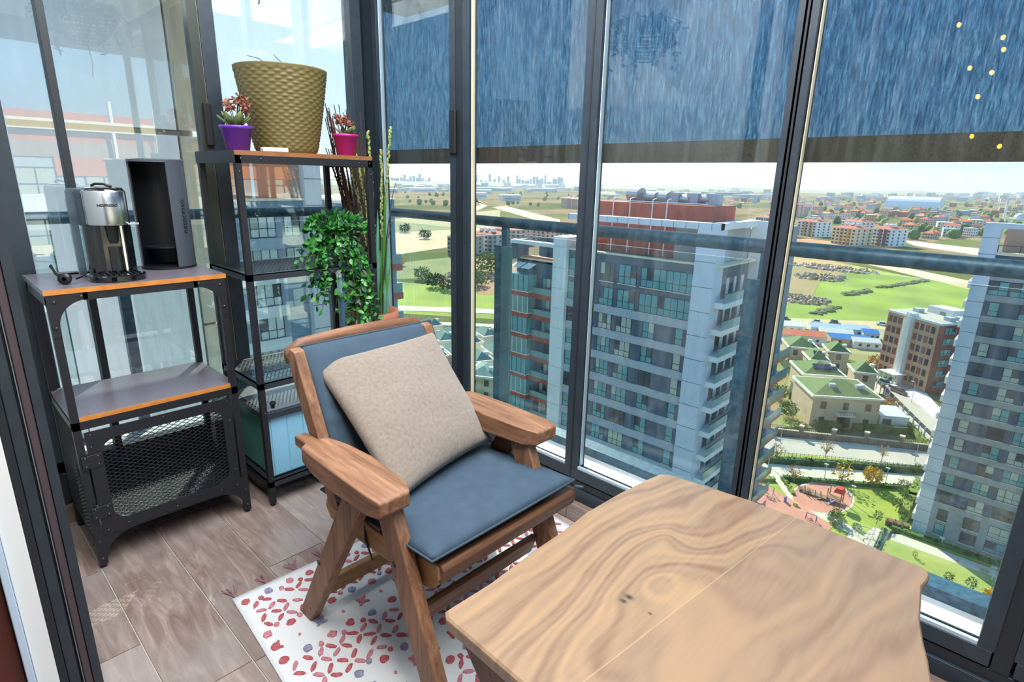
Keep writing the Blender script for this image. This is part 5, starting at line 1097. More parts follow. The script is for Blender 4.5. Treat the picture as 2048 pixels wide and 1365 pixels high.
# beige pillow
def linen():
    mt, t, n, l, b = _nodes('beige_weave')
    tc = n.new('ShaderNodeTexCoord'); 
    w1 = n.new('ShaderNodeTexWave'); w1.inputs['Scale'].default_value = 72; w1.bands_direction = 'X'; w1.inputs['Distortion'].default_value = 1.2; w1.inputs['Detail Scale'].default_value = 3
    w2 = n.new('ShaderNodeTexWave'); w2.inputs['Scale'].default_value = 72; w2.bands_direction = 'Y'; w2.inputs['Distortion'].default_value = 1.2; w2.inputs['Detail Scale'].default_value = 3
    l.new(tc.outputs['UV'], w1.inputs[0]); l.new(tc.outputs['UV'], w2.inputs[0])
    mu = n.new('ShaderNodeMath'); mu.operation = 'MULTIPLY'; l.new(w1.outputs['Fac'], mu.inputs[0]); l.new(w2.outputs['Fac'], mu.inputs[1])
    nz = n.new('ShaderNodeTexNoise'); nz.inputs['Scale'].default_value = 40; nz.inputs['Detail'].default_value = 6; l.new(tc.outputs['UV'], nz.inputs[0])
    a = n.new('ShaderNodeMath'); a.operation = 'MULTIPLY_ADD'; l.new(nz.outputs['Fac'], a.inputs[0]); a.inputs[1].default_value = .7; l.new(mu.outputs[0], a.inputs[2])
    r = n.new('ShaderNodeValToRGB'); l.new(a.outputs[0], r.inputs[0]); r.color_ramp.elements[0].position = .2; r.color_ramp.elements[0].color = lin('#5f554d'); r.color_ramp.elements[1].position = .95; r.color_ramp.elements[1].color = lin('#9d9084')
    l.new(r.outputs[0], b.inputs['Base Color']); b.inputs['Roughness'].default_value = .95; b.inputs['Sheen Weight'].default_value = .3
    bp = n.new('ShaderNodeBump'); bp.inputs['Strength'].default_value = .5; bp.inputs['Distance'].default_value = .003; l.new(a.outputs[0], bp.inputs['Height']); l.new(bp.outputs[0], b.inputs['Normal']); return mt
def pillow():
    TL, TR, BR, BL_ = [Vector(q) for q in ((-1.468, .722, .757), (-1.425, 1.128, .787), (-1.165, 1.142, .492), (-1.083, .728, .480))]
    nrm = ((TR-TL).cross(BL_-TL)).normalized(); nrm = -nrm if nrm.dot(Vector((1, -.5, .7))) < 0 else nrm
    n = 44; V = []; F = []; UV = []
    for side in (1, -1):
        for j in range(n+1):
            for i in range(n+1):
                u = i/n; v = j/n; a = 2*u-1; b = 2*v-1
                # edges pulled in between the corners
                uu = .5+a/2*(1-.050*(1-b*b)); vv = .5+b/2*(1-.050*(1-a*a))
                p = (TL*(1-uu)+TR*uu)*(1-vv)+(BL_*(1-uu)+BR*uu)*vv
                pf = (max(0, 1-a*a)*max(0, 1-b*b))**.42
                th = .062*pf*(1+.12*b)+mnoise.noise(Vector((u*4, v*4, 2.2)))*.008*pf+mnoise.noise(Vector((u*13, v*13, 5)))*.0015*pf
                V.append(p+nrm*(.020+(th if side > 0 else -th*.35))); UV.append((u, v))
    n1 = (n+1)**2
    for j in range(n):
        for i in range(n):
            q = j*(n+1)+i; f = (q, q+1, q+n+2, q+n+1); F.append(f); F.append(tuple(n1+k for k in reversed(f)))
    me = bpy.data.meshes.new('pillow'); me.from_pydata(V, [], F); uv = me.uv_layers.new()
    for lo in me.loops: uv.data[lo.index].uv = UV[lo.vertex_index]
    bm = bmesh.new(); bm.from_mesh(me); bmesh.ops.remove_doubles(bm, verts=bm.verts, dist=1e-4); bmesh.ops.recalc_face_normals(bm, faces=bm.faces); bm.to_mesh(me); bm.free()
    me.materials.append(linen()); o = mk('throw_pillow', me, None, smooth=True)
    return tag(o, 'square beige woven throw pillow leaning on the blue back cushion', 'pillow')
pillow()
# ------------------------------------------------------------------ rug
def rugmat():
    mt, t, n, l, b = _nodes('rug_cotton'); b.inputs['Base Color'].default_value = lin('#d3d6d8'); b.inputs['Roughness'].default_value = .95
    tc = n.new('ShaderNodeTexCoord'); w1 = n.new('ShaderNodeTexWave'); w1.inputs['Scale'].default_value = 130; w1.inputs['Distortion'].default_value = .6; w1.bands_direction = 'Y'; l.new(tc.outputs['Object'], w1.inputs[0])
    w2 = n.new('ShaderNodeTexWave'); w2.inputs['Scale'].default_value = 90; w2.inputs['Distortion'].default_value = .6; l.new(tc.outputs['Object'], w2.inputs[0])
    a = n.new('ShaderNodeMath'); a.operation = 'MULTIPLY'; l.new(w1.outputs['Fac'], a.inputs[0]); l.new(w2.outputs['Fac'], a.inputs[1])
    nz = n.new('ShaderNodeTexNoise'); nz.inputs['Scale'].default_value = 5; l.new(tc.outputs['Object'], nz.inputs[0])
    r = n.new('ShaderNodeMix'); r.data_type = 'RGBA'; r.inputs[6].default_value = lin('#c6ccd2'); r.inputs[7].default_value = lin('#f1f1ef'); l.new(a.outputs[0], r.inputs[0]); l.new(r.outputs[2], b.inputs['Base Color'])
    bp = n.new('ShaderNodeBump'); bp.inputs['Strength'].default_value = .4; bp.inputs['Distance'].default_value = .002; l.new(a.outputs[0], bp.inputs['Height']); l.new(bp.outputs[0], b.inputs['Normal']); return mt
RO = Vector((-1.645, .495, 0)); RA = Vector((.9975, -.07, 0)).normalized(); RB = Vector((.045, .999, 0)).normalized(); RLX, RLY = 1.75, 1.10
rg = thing('area_rug', 'white cotton rug with red and lilac tufted diamonds under the armchair', 'rug', (-.8, .9, 0))
def rp_(u, v, z): return RO+RA*u+RB*v+Vector((0, 0, z))
def rh(u, v): return .0045+.0022*(mnoise.noise(Vector((u*3.2, v*3.2, 0)))+.5)*(1 if u > .02 else .3)
mb = MB(); nu, nv_ = 70, 44; V = []; F = []
for j in range(nv_+1):
    for i in range(nu+1): V.append(rp_(RLX*i/nu, RLY*j/nv_, rh(RLX*i/nu, RLY*j/nv_)))
k0 = len(V)
for j in range(nv_+1):
    for i in range(nu+1): V.append(rp_(RLX*i/nu, RLY*j/nv_, .0005))
for j in range(nv_):
    for i in range(nu):
        a = j*(nu+1)+i; F.append((a, a+1, a+nu+2, a+nu+1)); F.append((k0+a+nu+1, k0+a+nu+2, k0+a+1, k0+a))
for i in range(nu): F.append((i+1, i, k0+i, k0+i+1)); a = nv_*(nu+1)+i; F.append((a, a+1, k0+a+1, k0+a))
for j in range(nv_): a = j*(nu+1); F.append((a, a+nu+1, k0+a+nu+1, k0+a)); a += nu; F.append((a+nu+1, a, k0+a, k0+a+nu+1))
mb.add(V, F).obj('weave', rugmat(), rg, smooth=True)
RED = M('tuft_coral', '#c2646b', .95, var=.25, vs=160, bump=.8, bs=300); PINK = M('tuft_pink', '#d08894', .95, var=.2, vs=160, bump=.8, bs=300); LIL = M('tuft_lilac', '#9a94b6', .95, var=.25, vs=160, bump=.8, bs=300)
tuf = MB(); rr = random.Random(5)
def tuft(u, v, a, b, ang, m):
    tuf.cur = m; n = 12; top = []; bot = []; mid = []
    if not (.02 < u < RLX-.02 and .02 < v < RLY-.02): return
    z = rh(u, v); a *= 1.12; b *= 1.12
    for k in range(n):
        t = 2*math.pi*k/n; r_ = 1+rr.uniform(-.16, .16); du = a*math.cos(t)*r_; dv = b*math.sin(t)*r_
        x = u+du*math.cos(ang)-dv*math.sin(ang); y = v+du*math.sin(ang)+dv*math.cos(ang)
        bot.append(rp_(x, y, z-.002)); mid.append(rp_(u+(x-u)*.92, v+(y-v)*.92, z+.0028)); top.append(rp_(u+(x-u)*.55, v+(y-v)*.55, z+.0042))
    tuf.loft([bot, mid, top])
jx = lambda s=.005: rr.uniform(-s, s)
for ub in (.13, .43, .73, 1.03, 1.33, 1.63):
    k = 0; v = .03
    while v < RLY:
        for cx in (-.034, .034):
            for sx, sy, an in ((.017, .017, .8), (-.017, .017, 2.35), (.017, -.017, 2.35), (-.017, -.017, .8)):
                if rr.random() < .9: tuft(ub+cx+sx+jx(.003), v+sy+jx(.003), .0155, .0062, an+jx(.22), rr.choice((0, 0, 1)))
        for s in (-1, 1):
            c_ = (0, 2, 1, 0, 2)[(k+(s > 0)*2) % 5]
            tuft(ub+s*.088+jx(), v+jx(), .0125, .0125, 0, c_)
            if rr.random() < .8: tuft(ub+s*.074+jx(), v+.033+jx(), .0085, .0075, 0, rr.choice((0, 1, 2)))
        if k % 2 == 0:
            c_ = (0, 2, 1)[(k//2) % 3]; u_ = ub+.150+jx(.008)
            tuft(u_, v+jx(), .0145, .0125, .5, c_)
            for a_ in (.8, 2.4, 3.9, 5.5): tuft(u_+.016*math.cos(a_), v+.016*math.sin(a_), .006, .0045, a_, c_)
        else: tuft(ub+.165+jx(.02), v+jx(), .005, .004, 0, 1)
        k += 1; v += .068
tag(tuf.obj('tufting', [RED, PINK, LIL], rg, smooth=True), kind='stuff')
fr = MB()
for k in range(12):
    v = .01+k*(RLY-.02)/11
    for q in range(9):
        b0 = rp_(0, v+rr.uniform(-.003, .003), .004); e0 = rp_(-.055+rr.uniform(-.01, .012), v+rr.uniform(-.028, .022), .0025)
        fr.tube([b0, b0*.5+e0*.5+Vector((0, 0, .004)), e0], .0011, 4)
tag(fr.obj('fringe', M('fringe_mauve', '#8d6672', .95), rg), kind='stuff')
# ------------------------------------------------------------------ black steel cabinet with mesh door
LAM = M('laminate_grey_top', '#6b6671', .28, var=.05, vs=12, stretch=(1, 8, 1)); EDGEW = M('pine_edge', '#c07a35', .5, var=.15, vs=30)
def shelfboard(parent, x0, x1, y0, y1, z0, z1, name='shelf_board', under=None):
    b = MB().box(x0, x1, y0, y1, z0, z1).obj(name, LAM, parent)
    MB().box(x1, x1+.0015, y0, y1, z0, z1).obj('front_edging', EDGEW, b); return b
def rrect(y0, y1, z0, z1, r, n=8):
    pts = []
    for cy, cz, a0 in ((y1-r, z1-r, 0), (y0+r, z1-r, 90), (y0+r, z0+r, 180), (y1-r, z0+r, 270)):
        for k in range(n+1):
            a = math.radians(a0+90*k/n); pts.append((cy+r*math.cos(a), cz+r*math.sin(a)))
    return pts
def plate_hole(outer, hole, x0, x1, name, mt, parent, bevel=0):
    """flat plate in the y-z plane with one hole; both outlines have the same number of points"""
    V = []; n = len(outer)
    for x in (x0, x1):
        for ring in (outer, hole): V += [(x, a, b) for a, b in ring]
    F = []
    for i in range(n):
        j = (i+1) % n
        F += [(i, j, n+j, n+i), (2*n+j, 2*n+i, 3*n+i, 3*n+j), (j, i, 2*n+i, 2*n+j), (n+i, n+j, 3*n+j, 3*n+i)]
    return MB().add(V, F).obj(name, mt, parent)
def diamond(name, parent, plane, a0, a1, b0, b1, at_, pitch, ratio, w, th, mt, stagger=True):
    """expanded metal: crossing strands clipped to the rectangle (a, b)"""
    mb = MB(); 
    for sg in (1, -1):
        # lines b = sg*ratio*a + c
        c0 = (b0-ratio*a1) if sg > 0 else (b0+ratio*a0); c1 = (b1-ratio*a0) if sg > 0 else (b1+ratio*a1)
        k = math.ceil(c0/pitch)
        while k*pitch < c1:
            c = k*pitch; k += 1; ts = []
            pa = [(a, sg*ratio*a+c) for a in (a0, a1)]; pb = [((b-c)/(sg*ratio), b) for b in (b0, b1)]
            for (a, b) in pa+pb:
                if a0-1e-6 <= a <= a1+1e-6 and b0-1e-6 <= b <= b1+1e-6: ts.append((a, b))
            if len(ts) < 2: continue
            ts.sort(); p, q = ts[0], ts[-1]
            if abs(p[0]-q[0])+abs(p[1]-q[1]) < .004: continue
            off = th*.25*sg
            P3 = {'x': lambda a, b: (at_+off, a, b), 'y': lambda a, b: (a, at_+off, b), 'z': lambda a, b: (a, b, at_+off)}[plane]
            up = {'x': (1, 0, 0), 'y': (0, 1, 0), 'z': (0, 0, 1)}[plane]
            mb.bar(P3(*p), P3(*q), w, th, up)
    return tag(mb.obj(name, mt, parent), kind='stuff')
def rivets(parent, pts, r=.005):
    for x, y, z in pts: MB().ball((x, y, z), r, 8, (.5, 1, 1)).obj('rivet', BOLT, parent, smooth=True)
cab = thing('metal_cabinet', 'black riveted steel cabinet with expanded-mesh door and two wooden shelves, carrying the coffee machine', 'cabinet', (-2.28, .495, 0))
cy0, cy1, cx0, cx1 = .245, .745, -2.46, -2.10
for x in (cx0, cx1-.022):
    for y in (cy0, cy1-.022):
        lg = MB().box(x, x+.022, y, y+.022, .012, .925).obj('leg', BLACKM, cab, bevel=.0015)
        MB().cyl((x+.011, y+.011, 0), .009, 0, .014, 10).obj('foot', GASKET, lg)
shelfboard(cab, cx0-.004, cx1+.003, cy0-.004, cy1+.004, .930, .945, 'top_board')
shelfboard(cab, cx0+.005, cx1-.003, cy0+.003, cy1-.003, .525, .540)
for y in (cy0, cy1-.006):
    MB().box(cx0, cx1, y, y+.006, .895, .930).obj('side_rail', BLACKM, cab); MB().box(cx0, cx1, y, y+.006, .50, .525).obj('side_rail', BLACKM, cab)
MB().box(cx0, cx0+.006, cy0, cy1, .90, .93).obj('rear_rail', BLACKM, cab)
# front apron with curved gussets
def gusset(y, s, z):
    n = 10; R = .075; pts = [(cx1-.001, y, z)]
    arc = [(y+s*(R-R*math.sin(math.radians(90*k/n))) , z-(R-R*math.cos(math.radians(90*k/n)))) for k in range(n+1)]
    poly = [(y, z), (y+s*R*1.35, z), (y+s*R*1.35, z-.022)]+[(y+s*(.022+R-R*math.sin(math.radians(90*k/n))), z-.022-R+R*math.cos(math.radians(90*k/n))) for k in range(n+1)]+[(y+s*.022, z-.13), (y, z-.13)]
    return poly
for y, s in ((cy0, 1), (cy1, -1)):
    g_ = MB().extr([(cx1-.001, a, b) for a, b in gusset(y, s, .930)], (.003, 0, 0)).obj('gusset', BLACKM, cab)
    rivets(g_, [(cx1+.003, y+s*.018, .908), (cx1+.003, y+s*.085, .918), (cx1+.003, y+s*.012, .83)])
    # lower curved bracket at the feet
    pl = [(y, .16), (y+s*.14, .16), (y+s*.14, .114)]+[(y+s*(.11-.086*math.sin(math.radians(a))), .030+.082*math.cos(math.radians(a))) for a in (0, 18, 36, 54, 72, 90)]+[(y+s*.024, .012), (y, .012)]
    g_ = MB().extr([(cx1-.001, a, b) for a, b in pl], (.003, 0, 0)).obj('foot_bracket', BLACKM, cab)
    rivets(g_, [(cx1+.003, y+s*.012, .035), (cx1+.003, y+s*.012, .10), (cx1+.003, y+s*.10, .135)])
MB().box(cx1-.001, cx1+.002, cy0+.09, cy1-.09, .906, .930).obj('front_rail', BLACKM, cab)
MB().box(cx1-.004, cx1, cy0, cy1, .498, .525).obj('front_rail', BLACKM, cab)
# door: plate with rounded opening, mesh behind, hinges
dy0, dy1, dz0, dz1 = cy0+.026, cy1-.030, .118, .488
n8 = 8
hole = rrect(dy0+.038, dy1-.034, dz0+.042, dz1-.036, .045, n8)
outer = rrect(dy0, dy1, dz0, dz1, .004, n8)
door = plate_hole(outer, hole, cx1, cx1+.004, 'door', BLACKM, cab)
diamond('door_mesh', door, 'x', dy0+.030, dy1-.026, dz0+.034, dz1-.028, cx1-.003, .0135, .48, .0016, .0022, BLACKM)
for z in (.205, .388):
    h_ = MB().box(cx1+.004, cx1+.008, cy0+.006, cy0+.060, z-.022, z+.022).obj('hinge', BLACKM, cab, bevel=.001)
    rivets(h_, [(cx1+.008, cy0+a, z+b) for a in (.016, .050) for b in (-.014, .014)], .0045)
rivets(door, [(cx1+.004, a, b) for a in (dy0+.015, (dy0+dy1)/2, dy1-.012) for b in (dz0+.014, dz1-.012)]+[(cx1+.004, dy1-.012, .40), (cx1+.004, dy1-.012, .2), (cx1+.004, dy0+.012, .435)], .004)
for y, nm in ((cy0, 'side_mesh'), (cy1, 'side_mesh')):
    yy = y+.003 if y == cy0 else y-.003
    diamond(nm, cab, 'y', cx0+.01, cx1-.012, .12, .50, yy, .0135, .48, .0022, .0022, BLACKM)
    MB().box(cx0, cx1, yy-.003, yy+.003, .105, .122).obj('side_rail', BLACKM, cab)
diamond('floor_mesh', cab, 'z', cx0+.01, cx1-.01, cy0+.01, cy1-.01, .125, .0135, .48, .0030, .0015, M('mesh_zinc', '#54575c', .4, .6))
MB().box(cx0, cx1, cy0, cy1, .112, .116).obj('floor_sheet', BLACKM, cab)
# ------------------------------------------------------------------ tall shelf unit
ty0, ty1, tx0, tx1 = .812, 1.350, -2.43, -2.07
tall = thing('shelf_unit', 'tall open black steel shelf unit with flower pots on its wooden top', 'shelf', (-2.25, 1.08, 0))
for x in (tx0, tx1-.022):
    for y in (ty0, ty1-.022):
        lg = MB().box(x, x+.022, y, y+.022, .012, 1.345).obj('leg', BLACKM, tall, bevel=.0015)
        MB().cyl((x+.011, y+.011, 0), .009, 0, .014, 10).obj('foot', GASKET, lg)
        if x > -2.2:
            rivets(lg, [(x+.023, y+.012, z) for z in (1.29, .12, .40)], .004)
tp = MB().box(tx0, tx1, ty0, ty1, 1.345, 1.360).obj('top_board', M('board_brown', '#8a5a35', .5, var=.15, vs=20, stretch=(8, 1, 1)), tall)
MB().box(tx1-.004, tx1, ty0, ty1, 1.318, 1.345).obj('front_rail', BLACKM, tall)
for y in (ty0, ty1-.004): MB().box(tx0, tx1, y, y+.004, 1.318, 1.345).obj('side_rail', BLACKM, tall)
MB().box(tx0-.001, tx1, ty0-.003, ty0, 1.318, 1.360).obj('side_plate', BLACKM, tall)
rivets(tall, [(tx1, ty0+.02, 1.333), (tx1, ty0+.09, 1.333), (tx1, ty1-.06, 1.333), (tx1, ty1-.012, 1.333)], .0045)
SHM = M('shelf_steel', '#3a4048', .35, .5)
for z in (.935, .520, .107):
    t_ = MB(); t_.box(tx0, tx0+.006, ty0, ty1, z-.024, z); t_.box(tx1-.006, tx1, ty0, ty1, z-.024, z); t_.box(tx0, tx1, ty0, ty0+.006, z-.024, z); t_.box(tx0, tx1, ty1-.006, ty1, z-.024, z)
    t_.box(tx0, tx1, ty0, ty0+.024, z-.003, z); t_.box(tx0, tx1, ty1-.024, ty1, z-.003, z); t_.box(tx0, tx0+.024, ty0, ty1, z-.003, z); t_.box(tx1-.024, tx1, ty0, ty1, z-.003, z)
    fr_ = t_.obj('shelf_frame', SHM, tall)
    diamond('shelf_mesh', fr_, 'z', tx0+.022, tx1-.022, ty0+.022, ty1-.022, z-.002, .016, .55, .0045 if z > .2 else .003, .0015, SHM)
lid = MB().box(tx0+.004, tx1-.002, ty0+.004, ty1-.004, .372, .395).obj('drawer_lid', SHM, tall, bevel=.002)
MB().box(tx0+.022, tx1-.020, ty0+.022, ty1-.022, .3955, .3965).obj('inlay', M('inlay_grey', '#7d858c', .25, .2), lid)
kn = MB(); kn.lathe([(.001, 0), (.007, .002), (.006, .012), (.012, .018), (.011, .026), (.001, .028)], (-2.115, .875, .395), 16); kn.obj('knob', GASKET, lid, smooth=True)
sb = thing('sky_reflection_box', 'light blue ribbed box painted as a sky reflection in the bottom of the tall shelf unit', 'box', (-2.25, 1.08, .11))
BB = M('reflected_sky_blue', '#86bfdc', .25, var=.06, vs=3); MB().box(-2.41, -2.095, .842, 1.32, .112, .368).obj('shell', [BB], sb, bevel=.004)
for k in range(7): MB().box(-2.095, -2.0925, .850+.066*k, .850+.066*k+.062, .118, .362).obj('front_rib', BB, sb, bevel=.0008, seg=1)
MB().box(-2.405, -2.10, .8395, .842, .116, .364).obj('side_panel', M('box_pale_green', '#5f9a8c', .35), sb)
# ------------------------------------------------------------------ coffee machine
GB = M('gloss_black', '#0b0d12', .08, coat=.6); DG = M('dark_blue_grey_plastic', '#33404c', .35); CHR = M('chrome', '#dfe2e4', .08, 1.0); DKP = M('dark_plastic', '#15171b', .4)
cm_ = thing('coffee_machine', 'black capsule coffee machine with chrome head on the cabinet top', 'coffee machine', (-2.30, .45, .945))
def oval(cx, cy, rx, ry, z, n=28, pw=1.0): return [(cx+rx*math.copysign(abs(math.cos(t))**pw, math.cos(t)), cy+ry*math.copysign(abs(math.sin(t))**pw, math.sin(t)), z) for t in [2*math.pi*k/n for k in range(n)]]
MB().loft([oval(-2.335, .450, .115, .066, z, 32, .45) for z in (.947, .96, 1.10, 1.215)]+[oval(-2.335, .450, .108, .060, 1.226, 32, .45)]).obj('body', DG, cm_, smooth=False, bevel=.001)
MB().loft([oval(-2.245, .450, .055, .0665, z, 32, .6) for z in (.955, 1.05, 1.117)]).obj('front_column', GB, cm_)
hd_ = MB().lathe([(.050, 1.118), (.057, 1.119), (.058, 1.122), (.058, 1.220), (.056, 1.224), (.030, 1.224)], (-2.205, .452, 0), 48).obj('brew_head', M('brushed_chrome', '#c9cdd0', .24, 1.0), cm_, smooth=True)
MB().lathe([(.056, 1.221), (.050, 1.232), (.02, 1.236), (.001, 1.236)], (-2.205, .452, 0), 40).obj('head_cap', GB, cm_, smooth=True)
MB().tube([(-2.235, .430, 1.238), (-2.21, .435, 1.244), (-2.185, .45, 1.244), (-2.17, .468, 1.236)], .004, 8).obj('lever_loop', DKP, cm_, smooth=True)
MB().bar((-2.18, .50, 1.120), (-2.165, .528, 1.122), .012, .006).obj('side_lever', CHR, cm_, bevel=.001)
MB().lathe([(.012, 1.06), (.016, 1.075), (.020, 1.118)], (-2.195, .455, 0), 20).obj('spout', DKP, cm_, smooth=True)
MB().box(-2.19, -2.184, .476, .482, .97, 1.115).obj('milk_tube', CHR, cm_)
MB().cyl((-2.20, .455, 0), .021, .962, 1.05, 20).obj('cup_support_column', GB, cm_)
MB().loft([oval(-2.205, .452, .085, .078, z, 36, .8) for z in (.946, .962)]+[oval(-2.205, .452, .080, .073, .966, 36, .8)]).obj('drip_tray', GB, cm_)
gr = MB()
for k in range(9): gr.box(-2.255, -2.145, .392+.014*k, .397+.014*k, .9665, .969)
tag(gr.obj('drip_grid', DKP, cm_), kind='stuff')
MB().box(-2.449, -2.38, .39, .51, .95, 1.19).obj('water_tank', glassmat('tank_glass', '#8fa5ad', .15), cm_)
def text(s, size, mt, parent, loc, rot, name='lettering', depth=.0006, bold=0.0):
    c = bpy.data.curves.new(name, 'FONT'); c.body = s; c.size = size; c.extrude = depth; c.offset = bold; c.align_x = 'CENTER'; c.align_y = 'CENTER'
    o = bpy.data.objects.new(name, c); COL.objects.link(o); o.location = loc; o.rotation_euler = rot
    dg = bpy.context.evaluated_depsgraph_get(); me = bpy.data.meshes.new_from_object(o.evaluated_get(dg)); mw = o.matrix_basis.copy(); bpy.data.objects.remove(o)
    me.materials.clear(); me.materials.append(mt); me.transform(mw); return mk(name, me, parent)
t1 = text('NESPRESSO', .0108, DKP, hd_, (0, 0, 0), (0, 0, 0), bold=.00035)
for v in t1.data.vertices:   # wrap the line round the chrome head
    a = -.12+v.co.x/.0585; y = v.co.y; r_ = .0588+v.co.z
    v.co = Vector((-2.205+r_*math.cos(a), .452+r_*math.sin(a), 1.180+y))
# capsule bin
BIN = M('bin_satin_black', '#565d69', .33, .4); BIN2 = M('bin_inside', '#12151c', .45)
bn_ = thing('capsule_bin', 'tall rounded black capsule dispenser open at the front, beside the coffee machine', 'dispenser', (-2.37, .665, .945))
def arcwall(R, a0, a1, z0, z1, th, n=40, sq=.9):
    rg_ = []
    c = (-2.372, .655)
    for k in range(n+1):
        a = math.radians(a0+(a1-a0)*k/n)
        rg_.append([(c[0]+q*math.cos(a)*sq, c[1]+q*math.sin(a), z) for q, z in ((R, z0), (R, z1), (R-th, z1), (R-th, z0))])
    return MB().loft(rg_)
arcwall(.088, 5, 262, .952, 1.318, .005).obj('shell', BIN, bn_, smooth=False)
MB().loft([oval(-2.372, .655, .081, .089, z, 40) for z in (.945, .953)]).obj('base', BIN2, bn_)
MB().loft([oval(-2.372, .655, .079, .088, z, 40) for z in (1.316, 1.324)]+[oval(-2.372, .655, .075, .084, 1.327, 40)]).obj('cap', BIN, bn_)
arcwall(.082, 9, 258, .955, 1.316, .003).obj('inner_wall', BIN2, bn_)
for z in (1.02,): MB().loft([oval(-2.372, .655, .062, .068, q, 32) for q in (z, z+.004)]).obj('inner_shelf', BIN2, bn_)
t2 = text('nespresso', .030, DKP, bn_, (0, 0, 0), (0, 0, 0))
for v in t2.data.vertices:
    x, y = v.co.x, v.co.y; a = math.radians(33)-y/.088; r_ = .0885+v.co.z
    v.co = Vector((-2.372+r_*.9*math.cos(a), .655+r_*math.sin(a), 1.13+x))
# plug, cord, adapter
pc = thing('power_plug', 'black plug and looped cable lying on the cabinet top in front of the machine', 'plug', (-2.20, .34, .945))
MB().tube([(-2.36, .375, .951), (-2.33, .315, .955), (-2.325, .300, .985), (-2.31, .300, .990), (-2.29, .305, .965), (-2.24, .315, .951), (-2.205, .325, .955)], .0035, 8).obj('cable', GASKET, pc, smooth=True)
pbx = MB().lathe([(.004, 0), (.008, .01), (.012, .02), (.013, .035), (.018, .038), (.018, .044), (.006, .046)], (0, 0, 0), 16).obj('plug_body', DKP, None, smooth=True)
pb = bpy.data.objects['plug_body']; pb.parent = pc; pb.matrix_parent_inverse = Matrix.Identity(4); pb.location = (-.01, -.01, .0185); pb.rotation_euler = (math.radians(90), 0, math.radians(60))
for k in (-1, 1): MB().bar((-2.185+.008*k, .352-.005*k, .963), (-2.165+.008*k, .337-.005*k, .962), .004, .004).obj('pin', CHR, pc)
ad = MB().box(-.022, .022, -.013, .013, 0, .012).obj('small_adapter', BEAD, None, bevel=.003); ad.location = (-2.185, .402, .9452); ad.rotation_euler.z = .5
tag(ad, 'small silver-grey metal clip lying next to the power plug', 'adapter')
# ------------------------------------------------------------------ pots on the tall unit
OL = M('olive_plastic', '#6c6139', .5, bump=.05, bs=200); SOIL = M('soil', '#2c2019', .95, bump=.5, bs=80)
bp_ = thing('planter', 'large olive-brown basket-weave plastic planter with a few dry twigs', 'planter', (-2.25, 1.085, 1.36))
def weave_pot():
    nz_, na = 102, 208; rings = []
    for i in range(nz_+1):
        t = i/nz_; z = 1.362+.300*t; r0 = .108+.056*t**.8
        ring = []
        for k in range(na):
            a = 2*math.pi*k/na; row = int(t*27); ph = (row % 2)*math.pi
            am = 0 if (t > .955 or t < .02) else .0034
            w_ = abs(math.sin(t*27*math.pi))**.6
            r = r0+am*(.05+.95*(.5+.5*math.cos(a*24+ph)))*w_+(.002 if t > .955 else 0)
            ring.append((-2.25+r*math.cos(a), 1.085+r*math.sin(a), z))
        rings.append(ring)
    for r, z in ((.158, 1.662), (.155, 1.62), (.15, 1.60)): rings.append([(-2.25+r*math.cos(2*math.pi*k/na), 1.085+r*math.sin(2*math.pi*k/na), z) for k in range(na)])
    return MB().loft(rings)
weave_pot().obj('pot', OL, bp_, smooth=True)
MB().cyl((-2.25, 1.085, 0), .152, 1.60, 1.605, 40).obj('soil', SOIL, bp_)
TW = M('dry_twig', '#33261f', .9)
for pts in ([(-2.22, 1.02, 1.60), (-2.19, 1.00, 1.668), (-2.17, .965, 1.675), (-2.16, .925, 1.676)], [(-2.2, 1.06, 1.60), (-2.16, 1.06, 1.665), (-2.16, 1.03, 1.683), (-2.16, 1.02, 1.695)], [(-2.2, 1.04, 1.62), (-2.17, 1.02, 1.66), (-2.16, 1.05, 1.668)], [(-2.2, 1.15, 1.60), (-2.15, 1.165, 1.675), (-2.15, 1.18, 1.66)], [(-2.2, 1.14, 1.60), (-2.15, 1.145, 1.672)]):
    MB().tube(pts, .0016, 5, .6).obj('twig', TW, bp_)
